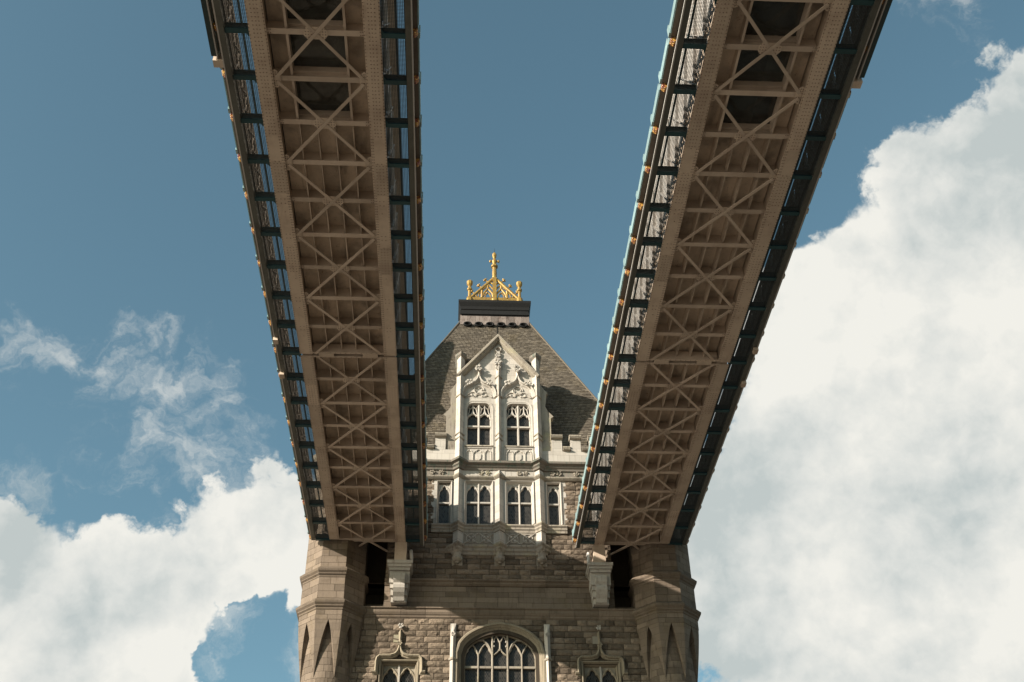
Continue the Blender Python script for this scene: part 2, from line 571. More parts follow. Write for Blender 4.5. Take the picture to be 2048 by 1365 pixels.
def place(name, me, parent=None, loc=None, rot=None, scale=None, **props):
    o = bpy.data.objects.new(name, me)
    C.objects.link(o)
    if parent is not None:
        o.parent = parent
    if loc is not None:
        o.location = loc
    if rot is not None:
        o.rotation_euler = rot
    if scale is not None:
        o.scale = scale
    for k, v in props.items():
        o[k] = v
    return o


def thing(name, label, cat, loc=(0, 0, 0), group=None):
    o = place(name, None, None, loc)
    o.empty_display_size = 1.0
    o['label'], o['category'] = label, cat
    if group:
        o['group'] = group
    return o


def arc(cx, cz, r, a0, a1, n=10, rz=None):
    rz = r if rz is None else rz
    return [(cx + r * math.cos(R(a0 + (a1 - a0) * i / n)), cz + rz * math.sin(R(a0 + (a1 - a0) * i / n))) for i in range(n + 1)]


# ------------------------------------------------------------------ setting far below: river, road deck, pavements
MB().box(-900, 900, -900, 900, -10.0, -9.0).build('river', 'water', kind='structure')
MB().box(-5.2, 5.2, -140, 60, -0.6, 0.0).build('road', 'road', kind='structure')
for s in (-1, 1):
    m = MB()
    m.box(min(s * 5.2, s * 9.0), max(s * 5.2, s * 9.0), -140, 60, -0.6, 0.13)
    m.build('pavement', 'road', kind='structure')

# ------------------------------------------------------------------ the stone tower
tower = thing('stone_tower', 'gothic stone bridge tower with slate roof, gilded crest and two visible corner turrets', 'tower', (0, 0, 0))

YL, YU, YO = 0.30, 0.45, 0.30        # wall planes: lower storey, upper storey, oriel and dormer face

# core behind the walls, and the plain lower storeys down to the road
m = MB()
m.box(-6.8, 6.8, 1.2, 12.6, 10, 41.9)
m.box(-9.2, 9.2, 2.3, 12.6, 10, 41.9)
m.box(-8.1, -5.0, 0.6, 12.6, -9.2, 10)
m.box(5.0, 8.1, 0.6, 12.6, -9.2, 10)
m.box(-8.1, 8.1, 0.5, 1.2, 10, 22.4)
m.build('tower_core', 'ashlar_j', tower)


def wall_face(name, x0, x1, z0, z1, y, holes, mat, depth=0.45):
    """a wall plane with openings; hole = (xa, xb, zlo(x), zhi(x)); reveals run back by depth"""
    xs = {x0, x1}
    for xa, xb, lo, hi, n in holes:
        for i in range(n + 1):
            xs.add(round(xa + (xb - xa) * i / n, 5))
    xs = sorted(x for x in xs if x0 - 1e-6 <= x <= x1 + 1e-6)
    m = MB()
    for a, b in zip(xs[:-1], xs[1:]):
        c = (a + b) / 2
        hs = sorted([h for h in holes if h[0] <= c <= h[1]], key=lambda h: h[2](c))
        za, zb = z0, z0
        for xa, xb, lo, hi, n in hs:
            m.add([(a, y, za), (b, y, zb), (b, y, lo(b)), (a, y, lo(a))], [(0, 1, 2, 3)])
            for fn in (lo, hi):
                m.add([(a, y, fn(a)), (b, y, fn(b)), (b, y + depth, fn(b)), (a, y + depth, fn(a))], [(0, 1, 2, 3)])
            za, zb = hi(a), hi(b)
        m.add([(a, y, za), (b, y, zb), (b, y, z1), (a, y, z1)], [(0, 1, 2, 3)])
    for xa, xb, lo, hi, n in holes:
        for x in (xa, xb):
            if hi(x) - lo(x) > 0.01:
                m.add([(x, y, lo(x)), (x, y, hi(x)), (x, y + depth, hi(x)), (x, y + depth, lo(x))], [(0, 1, 2, 3)])
    return m.build(name, mat, tower)


def K(v):
    return lambda x: v


def rect_hole(x0, x1, z0, z1):
    return (x0, x1, K(z0), K(z1), 1)


def tudor(half, spring, rise):
    def f(x):
        u = min(1.0, abs(x) / half)
        return spring + rise * (0.88 * math.sqrt(max(0.0, 1 - u * u)) + 0.12 * (1 - u))
    return f


ARCH = tudor(2.08, 28.05, 1.40)
hole_arch = (-2.08, 2.08, K(24.0), ARCH, 26)
SMALL = [(sx * 5.88 - 0.98, sx * 5.88 + 0.98) for sx in (-1, 1)]
holes_low = [hole_arch] + [rect_hole(a, b, 24.0, 27.55) for a, b in SMALL]
lower_wall = wall_face('lower_wall', -9.0, 9.0, 22.4, 30.4, YL + 0.06, holes_low, 'mortar', 0.5)
band_wall = wall_face('band_wall', -9.0, 9.0, 30.4, 32.6, YL + 0.10, [rect_hole(-8.2, -7.0, 31.2, 32.6), rect_hole(7.0, 8.2, 31.2, 32.6)], 'mortar', 1.6)
SIDE = [(-3.90, -3.18), (3.18, 3.90)]
holes_up = [rect_hole(a, b, 36.75, 39.75) for a, b in SIDE] + [rect_hole(-8.2, -7.0, 32.6, 36.6), rect_hole(7.0, 8.2, 32.6, 36.6),
            rect_hole(-2.5, 2.5, 36.2, 40.2)]
upper_wall = wall_face('upper_wall', -9.0, 9.0, 32.6, 40.4, YU + 0.06, holes_up, 'mortar', 0.6)
for s in (-1, 1):
    a, b = sorted((s * 9.6, s * 6.8))
    MB().box(a, b, 2.0, 2.1, 31, 37).build('recess_back_wall', 'mortar', tower)

# --- rock-faced blocks: a few shared shapes, each laid as its own piece
BH = 0.365


def block_mesh(w, h, rough, k):
    nx, nz = max(3, int(round(w / 0.2))), 3
    m = MB()
    vs = []
    for j in range(nz + 1):
        for i in range(nx + 1):
            edge = i in (0, nx) or j in (0, nz)
            x = w * i / nx + (0 if i in (0, nx) else random.uniform(-0.03, 0.03))
            z = h * j / nz + (0 if j in (0, nz) else random.uniform(-0.025, 0.025))
            y = random.uniform(-0.03, -0.012) * rough if edge else random.uniform(-0.105, -0.045) * rough
            if rough == 0:
                y = -0.012
            vs.append((x, y, z))
    fs = []
    W_ = nx + 1
    for j in range(nz):
        for i in range(nx):
            q = (j * W_ + i, j * W_ + i + 1, (j + 1) * W_ + i + 1, (j + 1) * W_ + i)
            fs += [(q[0], q[1], q[2]), (q[0], q[2], q[3])] if random.random() < .5 else [(q[0], q[1], q[3]), (q[1], q[2], q[3])]
    loop = [i for i in range(nx + 1)] + [j * W_ + nx for j in range(1, nz + 1)] + [nz * W_ + i for i in range(nx - 1, -1, -1)] + [j * W_ for j in range(nz - 1, 0, -1)]
    k0 = len(vs)
    for i in loop:
        vs.append((vs[i][0], 0.07, vs[i][2]))
    for a in range(len(loop)):
        b = (a + 1) % len(loop)
        fs.append((loop[b], loop[a], k0 + a, k0 + b))
    return vs, fs


WIDTHS = (0.55, 0.75, 0.95, 1.2)
ROCK = {w: [block_mesh(w, BH, 1.0, i) for i in range(4)] for w in WIDTHS}
ROCK_ME = {w: [MB().add(*g).mesh('stone_block', 'granite') for g in ROCK[w]] for w in WIDTHS}


def lay(x0, x1, z0, z1, h, wmin, wmax, holes, gap=0.03):
    """courses of blocks in running bond; holes(za, zb) gives the blocked x-intervals of a course"""
    out = []
    n = max(1, int(round((z1 - z0) / h)))
    hh = (z1 - z0) / n
    for j in range(n):
        za = z0 + j * hh
        cuts = sorted(holes(za, za + hh)) if holes else []
        spans, a = [], x0
        for ca, cb in cuts:
            if ca > a:
                spans.append((a, min(ca, x1)))
            a = max(a, cb)
        if a < x1:
            spans.append((a, x1))
        for a, b in spans:
            if b - a < 0.12:
                continue
            x = a
            first = True
            while x < b - 1e-6:
                w = random.uniform(wmin, wmax) * (random.uniform(0.5, 1.0) if first else 1)
                first = False
                if b - (x + w) < wmin * 0.55:
                    w = b - x
                out.append((x + gap / 2, za + gap / 2, w - gap, hh - gap))
                x += w
    return out


def low_holes(za, zb):
    o = []
    zc = (za + zb) / 2
    if zc < 29.95:
        o.append((-2.62, 2.62) if zc < 28.2 else None)
        if zc >= 28.2:
            f = tudor(2.5, 28.05, 1.85)
            hw = 0
            while hw < 2.5 and f(hw) > zc:
                hw += 0.05
            o[-1] = (-hw, hw)
    for s in (-1, 1):
        if zc < 27.95:
            o.append((s * 5.88 - 1.22, s * 5.88 + 1.22))
    return o


def up_holes(za, zb):
    o = []
    zc = (za + zb) / 2
    if zc > 35.0:
        o.append((-2.72, 2.72))
    if zc > 36.62:
        o += [(-4.18, -2.7), (2.7, 4.18)]
    if zc < 36.6:
        o += [(-8.3, -7.0), (7.0, 8.3)]
    return o


rock = [(r, YL) for r in lay(-8.8, 8.8, 23.2, 30.28, BH, 0.55, 1.15, low_holes)] + \
       [(r, YU) for r in lay(-8.2, 8.2, 32.92, 40.05, BH, 0.5, 1.15, up_holes)]


def seen_rank(q):
    (x, z, w, h), y = q
    c = abs(x + w / 2)
    if y == YU:
        return (0 if c < 5.3 else 2, -w * h)
    return (0 if z > 25.6 else 1, -w * h)


rock.sort(key=seen_rank)
rest = MB()
for i, ((x, z, w, h), y) in enumerate(rock):
    key = min(WIDTHS, key=lambda q: abs(q - w))
    k = random.randrange(4)
    if i < 298:
        place('stone_block', ROCK_ME[key][k], lower_wall if y == YL else upper_wall, (x, y, z), None, (w / key, 1, h / BH))
    else:
        vs_, fs_ = ROCK[key][k]
        rest.add([(x + a * w / key, y + b, z + c * h / BH) for a, b, c in vs_], fs_)
rest.build('stone_blocks', 'granite', tower, kind='stuff')

# smooth ashlar band between the two string courses
m = MB()
for x, z, w, h in lay(-8.2, 8.2, 31.02, 32.40, 0.345, 0.9, 1.5, lambda a, b: [(-8.3, -7.0), (7.0, 8.3)], 0.016):
    m.box(x, x + w, YL + 0.02 + random.uniform(0, 0.012), YL + 0.2, z, z + h)
m.build('ashlar_blocks', 'ashlar', tower, kind='stuff')


def course(name, plan, prof, mat, seg=1.5, gap=0.012):
    """a moulded string course laid as separate stones along a plan path"""
    pts = [Vector(p) for p in plan]
    for a, b in zip(pts[:-1], pts[1:]):
        L = (b - a).length
        n = max(1, int(round(L / seg)))
        for i in range(n):
            p, q = a.lerp(b, i / n), a.lerp(b, (i + 1) / n)
            if L > 0.9:
                d = (b - a).normalized() * gap / 2
                p, q = (p + d if i > 0 else p), (q - d if i < n - 1 else q)
            MB().sweep([p, q], prof, 'xy').build(name, mat, tower)


def course_one(name, plan, prof, mat, parent=None):
    return MB().sweep(plan, prof, 'xy').build(name, mat, parent or tower)


course('string_course', [(-8.9, YL), (8.9, YL)], [(-0.1, 30.27), (0.02, 30.27), (0.10, 30.36), (0.10, 30.44), (0.16, 30.50), (0.22, 30.62), (0.22, 30.78), (0.32, 30.84), (0.32, 30.90), (0.10, 31.0), (-0.1, 31.0)], 'ashlar', 1.45)
course('string_course', [(-7.0, YL), (7.0, YL)], [(-0.1, 32.42), (0.02, 32.42), (0.12, 32.52), (0.12, 32.62), (0.24, 32.70), (0.24, 32.80), (-0.05, 32.92), (-0.1, 32.92)], 'ashlar', 1.45)


# --- windows
def curve_bar(path, w, y0, y1, cusp=None):
    """a chamfered bar of stone following a path"""
    h = w / 2
    ym = y0 + min(0.05, (y1 - y0) / 2)

    def prof(tt):
        a = h
        b = h + (cusp(tt) if cusp else 0)
        return [(-b, ym), (-b * 0.35, y0), (a * 0.35, y0), (a, ym), (a, y1), (-b, y1)]
    return MB().sweep(path, prof, 'xz')


def cusps(*at):
    def f(tt):
        return sum(max(0.0, 1 - abs(tt - a) / 0.085) ** 1.5 for a in at) * 0.10
    return f


def lancet(cx, zs, w, h, n=8):
    """pointed arch path, left spring to apex to right spring"""
    hw = w / 2
    r = (hw * hw + h * h) / (2 * hw)
    a = math.atan2(h, r - hw)
    L = [(cx - hw + r - r * math.cos(a * i / n), zs + r * math.sin(a * i / n)) for i in range(n + 1)]
    return L + [(2 * cx - x, z) for x, z in L[::-1][1:]]


def ogee(cx, z0, w, z1, n=8):
    hw = w / 2
    h = z1 - z0
    L = []
    for i in range(n + 1):
        a = i / n
        if a < 0.6:
            q = a / 0.6 * math.pi / 2
            L.append((cx - hw + hw * 0.58 * (1 - math.cos(q)), z0 + h * 0.52 * math.sin(q)))
        else:
            q = (a - 0.6) / 0.4
            L.append((cx - hw * 0.42 * (1 - q), z0 + h * (0.52 + 0.48 * q ** 1.9)))
    return L + [(2 * cx - x, z) for x, z in L[::-1][1:]]


def pane(par, x0, x1, z0, z1, y):
    MB().box(x0, x1, y, y + 0.03, z0, z1).build('pane', 'glass', par)


def spandrel(par, x0, x1, path, ztop, y0, y1, mat):
    """solid stone above a lancet head up to a level head"""
    m = MB()
    P = [p for p in path]
    m.loft([[(P[0][0], y0, P[0][1])] + [(x, y0, z) for x, z in P[1:-1]] + [(P[-1][0], y0, P[-1][1]), (x1, y0, ztop), (x0, y0, ztop)],
            [(P[0][0], y1, P[0][1])] + [(x, y1, z) for x, z in P[1:-1]] + [(P[-1][0], y1, P[-1][1]), (x1, y1, ztop), (x0, y1, ztop)]])
    m.build('spandrel', mat, par)


def square_window(x0, x1, z0, zt, zs, z1, lights, y, label=None, bar=0.11):
    """level-headed window: splayed frame, lancet-headed lights over a transom"""
    fr = MB().sweep([(x0, z0), (x0, z1), (x1, z1), (x1, z0)],
                    [(0.13, y - 0.16), (0.13, y + 0.3), (-0.035, y + 0.3), (-0.035, y + 0.10), (0.03, y + 0.04), (0.05, y - 0.06), (0.11, y - 0.16)]).build('window', 'pale', tower)
    if label:
        fr['label'] = label
    w = (x1 - x0) / lights
    for i in range(lights):
        a, b = x0 + i * w, x0 + (i + 1) * w
        c = (a + b) / 2
        pane(fr, a, b, z0, zt, y + 0.22)
        pane(fr, a, b, zt, z1, y + 0.222)
        P = lancet(c, zs, w - 0.02, (z1 - zs) * 0.86)
        curve_bar(P, 0.075, y + 0.08, y + 0.22, cusps(0.3, 0.7)).build('tracery', 'pale', fr)
        spandrel(fr, a + 0.01, b - 0.01, P, z1 - 0.01, y + 0.14, y + 0.21, 'pale')
        MB().box(a, b, y + 0.075, y + 0.22, zt - 0.055, zt + 0.055).build('transom', 'pale', fr)
        if i:
            m = MB()
            m.prism_xy([(a - bar / 2, y + 0.22), (a - bar / 2, y + 0.10), (a - 0.02, y + 0.03), (a + 0.02, y + 0.03), (a + bar / 2, y + 0.10), (a + bar / 2, y + 0.22)], z0, z1 - 0.02)
            m.build('mullion', 'pale', fr)
    MB().prism_yz([(y + 0.3, z0 - 0.02), (y + 0.3, z0 + 0.07), (y - 0.02, z0 - 0.02)], x0 - 0.05, x1 + 0.05).build('sill', 'pale_w', fr)
    return fr


for s in (-1, 1):
    square_window(s * 1.32 - 0.80, s * 1.32 + 0.80, 36.78, 38.36, 38.98, 39.78, 2, YO + 0.08)
for a, b in SIDE:
    square_window(a, b, 36.78, 38.36, 38.98, 39.78, 1, YU + 0.02)

# side-window stone surrounds (pale quoins)
for s in (-1, 1):
    for a, b in (((2.70, 3.06), (4.02, 4.20))):
        pass
    quoin_x = [(4.03, 4.20), (2.74, 3.05)]
    for qa, qb in quoin_x:
        z = 36.70
        i = 0
        while z < 39.95:
            h = 0.42
            ext = (0.16 if i % 2 and qa > 4 else 0.0)
            xa, xb = sorted((s * qa, s * (qb + ext)))
            MB().box(xa, xb, YU - 0.05, YU + 0.1, z + 0.006, min(z + h, 40.0) - 0.006).build('quoin', 'pale', tower)
            z += h
            i += 1
    xa, xb = sorted((s * 2.74, s * 4.36))
    MB().box(xa, xb, YU - 0.052, YU + 0.1, 39.92, 40.06).build('lintel', 'pale', tower)

# --- oriel: face stones, ridge buttresses, panels, pendants
m = MB()
for x0, x1 in ((-2.74, -2.25), (-0.39, 0.39), (2.25, 2.74)):
    m.box(x0, x1, YO, YU + 0.2, 34.9, 41.2)
m.build('oriel_pier', 'pale', tower)
MB().box(-2.26, 2.26, YO + 0.02, YU + 0.2, 39.93, 41.2).build('oriel_lintel', 'pale', tower)
MB().box(-2.26, 2.26, YO + 0.02, YU + 0.2, 34.9, 36.60).build('oriel_apron', 'pale', tower)


def ridge_prism(x, hw, y_back, y_front, z0, z1, taper=0.0):
    m = MB()
    a = [(x - hw, y_back), (x, y_front), (x + hw, y_back)]
    rings = [[(p[0], p[1], z0) for p in a], [(p[0], p[1], z1 - taper) for p in a]]
    if taper:
        rings.append([(x - hw * 0.2, y_back, z1), (x, y_back - 0.02, z1), (x + hw * 0.2, y_back, z1)])
    return m.loft(rings)


for x in (-2.63, 0, 2.63):
    ridge_prism(x, 0.30, YO, -0.02, 35.2, 40.75 if x == 0 else 40.9, 0.32).build('buttress', 'pale_j', tower)


def vpath(x_end, hw=0.36, yb=YO, yf=-0.08, xs=(-2.63, 0, 2.63)):
    p = [(-x_end, yb)]
    for x in xs:
        p += [(x - hw, yb), (x, yf), (x + hw, yb)]
    p.append((x_end, yb))
    return p


course_one('sill_course', vpath(4.3), [(-0.12, 36.12), (0.02, 36.12), (0.03, 36.26), (0.10, 36.34), (0.10, 36.44), (0.20, 36.54), (0.20, 36.62), (-0.02, 36.72), (-0.12, 36.72)], 'pale_w')
course_one('oriel_base_course', vpath(2.9), [(-0.12, 34.52), (0.0, 34.56), (0.03, 34.72), (0.12, 34.80), (0.12, 34.94), (0.22, 35.05), (0.22, 35.16), (0.0, 35.27), (-0.12, 35.27)], 'pale_w')
course_one('frieze_course', vpath(8.1, yf=-0.04, hw=0.3), [(-0.12, 39.98), (0.02, 39.98), (0.10, 40.05), (0.16, 40.12), (0.16, 40.20), (0.0, 40.30), (-0.12, 40.30)], 'pale_w')
MB().box(-8.2, 8.2, YO + 0.05, YU + 0.3, 40.26, 41.2).build('frieze', 'cornice', tower)
course_one('cornice', vpath(8.1, xs=(-2.63, 2.63), yf=-0.06), [(-0.12, 40.68), (0.05, 40.70), (0.08, 40.82), (0.18, 40.90), (0.20, 41.00), (0.40, 41.08), (0.42, 41.22), (0.05, 41.34), (-0.12, 41.34)], 'cornice')


def carving(cx, cy, cz, r, n, name='carving', mat='pale', parent=None, sq=(1, 0.8, 1)):
    """a knot of carved leaves: one body with curling lobes"""
    m = MB()
    m.ball((cx, cy, cz), r * 0.62, 7, 5, sq, 0.12)
    for i in range(n):
        a = 2 * math.pi * i / n + random.uniform(-0.3, 0.3)
        q = random.uniform(0.55, 0.8) * r
        m.ball((cx + q * math.cos(a), cy - 0.35 * r + random.uniform(-0.15, 0.1) * r, cz + q * math.sin(a)), r * random.uniform(0.30, 0.44), 6, 4, sq, 0.2)
    return m.build(name, mat, parent or tower)


for x in (-4.35, -3.75, -1.15, -0.72, 1.35, 1.75, 3.55, 3.95, 5.1):
    carving(x, YO + 0.03, 40.5, 0.19, 5, 'frieze_carving', 'pale_w')

for s in (-1, 1):            # tracery panel under the oriel windows
    c = s * 1.32
    P = MB()
    P.box(c - 0.95, c + 0.95, YO - 0.005, YO + 0.02, 35.3, 36.1)
    pn = P.build('tracery_panel', 'pale_w', tower)
    for d in (-0.47, 0.47):
        curve_bar(arc(c + d, 35.68, 0.30, 0, 330, 16), 0.05, YO - 0.07, YO, None).build('roundel', 'pale', pn)
        for a in range(4):
            q = R(45 + 90 * a)
            MB().ball((c + d + 0.17 * math.cos(q), YO - 0.02, 35.68 + 0.17 * math.sin(q)), 0.085, 6, 4, (1, 0.5, 1), 0.1).build('foil', 'pale', pn)
        for k in (-1, 1):
            curve_bar([(c + d - 0.45, 35.68 - k * 0.38), (c + d + 0.45, 35.68 + k * 0.38)], 0.055, YO - 0.075 - 0.004 * k, YO, None).build('tracery', 'pale', pn)
for x in (-2.63, 0, 2.63):   # pendants
    m = MB()
    m.box(x - 0.33, x + 0.33, YU - 0.08, YU + 0.1, 33.85, 34.6)
    m.lathe([(0.22, 0.0), (0.30, 0.1), (0.30, 0.2), (0.24, 0.28), (0.24, 0.58), (0.30, 0.66), (0.33, 0.80)], (x, 0.22, 34.05), 8)
    m.lathe([(0.04, -0.16), (0.10, -0.14), (0.13, -0.05), (0.22, 0.0)], (x, 0.22, 34.05), 8)
    m.build('pendant', 'pale_w', tower)

# --- parapet with merlons
MB().box(-8.2, -2.7, YO + 0.02, 0.85, 41.32, 42.30).build('parapet', 'pale_j', tower)
MB().box(2.7, 8.2, YO + 0.02, 0.85, 41.32, 42.30).build('parapet', 'pale_j', tower)


def cap_stone(x0, x1, z, name):
    MB().prism_yz([(YO + 0.02, z), (YO - 0.16, z + 0.03), (YO - 0.22, z + 0.09), (YO - 0.16, z + 0.15), (YO + 0.01, z + 0.18), (YO - 0.10, z + 0.25), (YO - 0.11, z + 0.34), (YO + 0.02, z + 0.42), (0.6, z + 0.50), (0.95, z + 0.30), (0.95, z)],
                  x0, x1).build(name, 'pale_w', tower)


for s in (-1, 1):
    x = 3.53
    while x < 7.8:
        a, b = sorted((s * x, s * (x + 0.73)))
        MB().box(a + 0.02, b - 0.02, YO + 0.015, 0.855, 42.29, 43.22).build('merlon', 'pale_j', tower)
        cap_stone(a - 0.03, b + 0.03, 43.22, 'merlon_cap')
        a, b = sorted((s * (x + 0.76), s * (x + 1.24)))
        cap_stone(a, b, 42.29, 'crenel_cap')
        x += 1.26

# --- dormer
dz0, dz1, da = 41.34, 48.25, 51.55


def gable_hi(x):
    return dz1 + (da - dz1) * (1 - abs(x) / 2.62)


DH = [(s * 1.34 - 0.80, s * 1.34 + 0.80) for s in (-1, 1)]


def basket(c, hw, z1, r=0.42):
    def f(x):
        e_ = hw - abs(x - c)
        if e_ >= r:
            return z1
        return z1 - r + math.sqrt(max(0.0, r * r - (r - e_) ** 2))
    return f


m = MB()
xs = sorted(set([-2.62, 0.0, 2.62] + [round(a + (b - a) * i / 16, 4) for a, b in DH for i in range(17)]))
for a, b in zip(xs[:-1], xs[1:]):
    c = (a + b) / 2
    inside = [h for h in DH if h[0] <= c <= h[1]]
    za = zb = dz0
    if inside:
        f = basket((inside[0][0] + inside[0][1]) / 2, 0.80, 46.12)
        m.add([(a, YO, dz0), (b, YO, dz0), (b, YO, 42.66), (a, YO, 42.66)], [(0, 1, 2, 3)])
        m.add([(a, YO, f(a)), (b, YO, f(b)), (b, YO + 0.4, f(b)), (a, YO + 0.4, f(a))], [(0, 1, 2, 3)])
        za, zb = f(a), f(b)
    m.add([(a, YO, za), (b, YO, zb), (b, YO, gable_hi(b)), (a, YO, gable_hi(a))], [(0, 1, 2, 3)])
for a, b in DH:
    for x in (a, b):
        m.add([(x, YO, 42.66), (x, YO, 45.7), (x, YO + 0.4, 45.7), (x, YO + 0.4, 42.66)], [(0, 1, 2, 3)])
for s in (-1, 1):
    m.add([(s * 2.62, YO, dz0), (s * 2.62, 4.2, dz0), (s * 2.62, 4.2, dz1), (s * 2.62, YO, dz1)], [(0, 1, 2, 3)])
dormer = m.build('dormer', 'pale_j', tower)
m = MB()
for s in (-1, 1):
    m.add([(0, YO + 0.3, da), (0, 4.6, da), (s * 2.75, 4.6, dz1), (s * 2.75, YO + 0.3, dz1)], [(0, 1, 2, 3)])
m.build('dormer_roof', 'slate', dormer)
MB().box(-2.5, 2.5, YO + 0.42, YO + 0.5, 42.4, 46.6).build('dormer_back', 'lead', dormer)

# gable coping
MB().sweep([(-2.72, 48.18), (0, 51.62), (2.72, 48.18)], [(0.0, YO + 0.5), (0.22, YO + 0.5), (0.30, YO + 0.15), (0.24, YO - 0.34), (0.16, YO - 0.46), (0.04, YO - 0.46), (-0.02, YO - 0.32), (-0.10, YO - 0.26), (-0.17, YO - 0.06), (-0.17, YO + 0.02)]).build('gable_coping', 'pale_w', dormer)
# shoulder parapet behind the gable and corner piers
MB().box(-2.6, 2.6, 0.75, 1.15, 48.0, 49.95).build('shoulder_parapet', 'pale_w', dormer)
course_one('shoulder_cornice', [(-2.6, 0.75), (2.6, 0.75)], [(-0.5, 49.86), (0.04, 49.86), (0.06, 49.94), (0.16, 50.0), (0.18, 50.12), (0.02, 50.22), (-0.5, 50.26)], 'cornice', dormer)
for s in (-1, 1):
    ridge_prism(s * 2.63, 0.28, YO + 0.02, -0.10, 41.30, 50.0).build('dormer_buttress', 'pale_j', dormer)
    MB().box(s * 2.63 - 0.26, s * 2.63 + 0.26, YO + 0.02, 1.2, 48.0, 50.0).build('corner_pier', 'pale', dormer)
    m = MB()
    x = s * 2.63
    base = [(-0.30, 1.25), (-0.30, YO), (0, -0.04), (0.30, YO), (0.30, 1.25)]
    k = lambda g: [(x + p[0] * g, (p[1] - 0.6) * g + 0.6) for p in base]
    m.loft([[(a, b, z) for a, b in k(g)] for g, z in ((1.0, 49.82), (1.12, 49.90), (1.32, 50.0), (1.36, 50.18), (1.1, 50.30), (0.55, 50.42))])
    m.build('pier_cap', 'cornice', dormer)
    # weathered side buttress with stepped scroll outline
    pr = [(2.80, 48.05), (3.18, 47.45), (3.42, 47.13), (3.30, 47.02), (3.30, 46.6), (3.22, 46.0), (3.40, 45.6), (3.76, 45.18), (3.56, 45.02), (3.55, 42.2), (2.64, 42.2), (2.64, 48.05)]
    MB().prism_xz([(s * a, b) for a, b in pr], 0.42, 1.0).build('side_buttress', 'pale_w', dormer)
    for bx, z in ((2.63, 46.5), (2.63, 43.35), (2.63, 43.0)):
        course_one('buttress_band', [(s * bx - 0.30, YO), (s * bx, -0.03), (s * bx + 0.30, YO)], [(-0.05, z), (0.05, z + 0.02), (0.08, z + 0.08), (-0.05, z + 0.2)], 'pale_w', dormer)
ridge_prism(0, 0.20, YO, -0.08, 41.36, 49.9, 0.2).build('dormer_buttress', 'pale_j', dormer)
for z in (48.15, 46.5, 43.35, 43.0):
    course_one('buttress_band', [(-0.22, YO), (0, -0.01), (0.22, YO)], [(-0.05, z), (0.05, z + 0.02), (0.08, z + 0.08), (-0.05, z + 0.2)], 'pale_w', dormer)
for z, r in ((49.42, 0.32), (48.95, 0.22), (50.05, 0.22)):
    carving(-0.05, YO - 0.24, z, r, 6, 'finial_carving', 'pale', dormer)
curve_bar(arc(0, 50.72, 0.20, -60, 240, 14), 0.07, YO - 0.18, YO, None).build('trefoil_ring', 'pale', dormer)
MB().prism_xz([(-0.12, 50.3), (0, 50.1), (0.12, 50.3), (0.10, 50.5), (-0.10, 50.5)], YO - 0.2, YO).build('ring_stem', 'pale', dormer)

def hood_path(c):
    L = [(-1.13, 46.55), (-1.12, 46.85), (-1.05, 47.12), (-0.92, 47.34), (-0.74, 47.50), (-0.54, 47.61), (-0.36, 47.70), (-0.22, 47.81), (-0.11, 47.96), (-0.04, 48.12), (0, 48.30)]
    return [(c + a, b) for a, b in L] + [(c - a, b) for a, b in L[::-1][1:]]


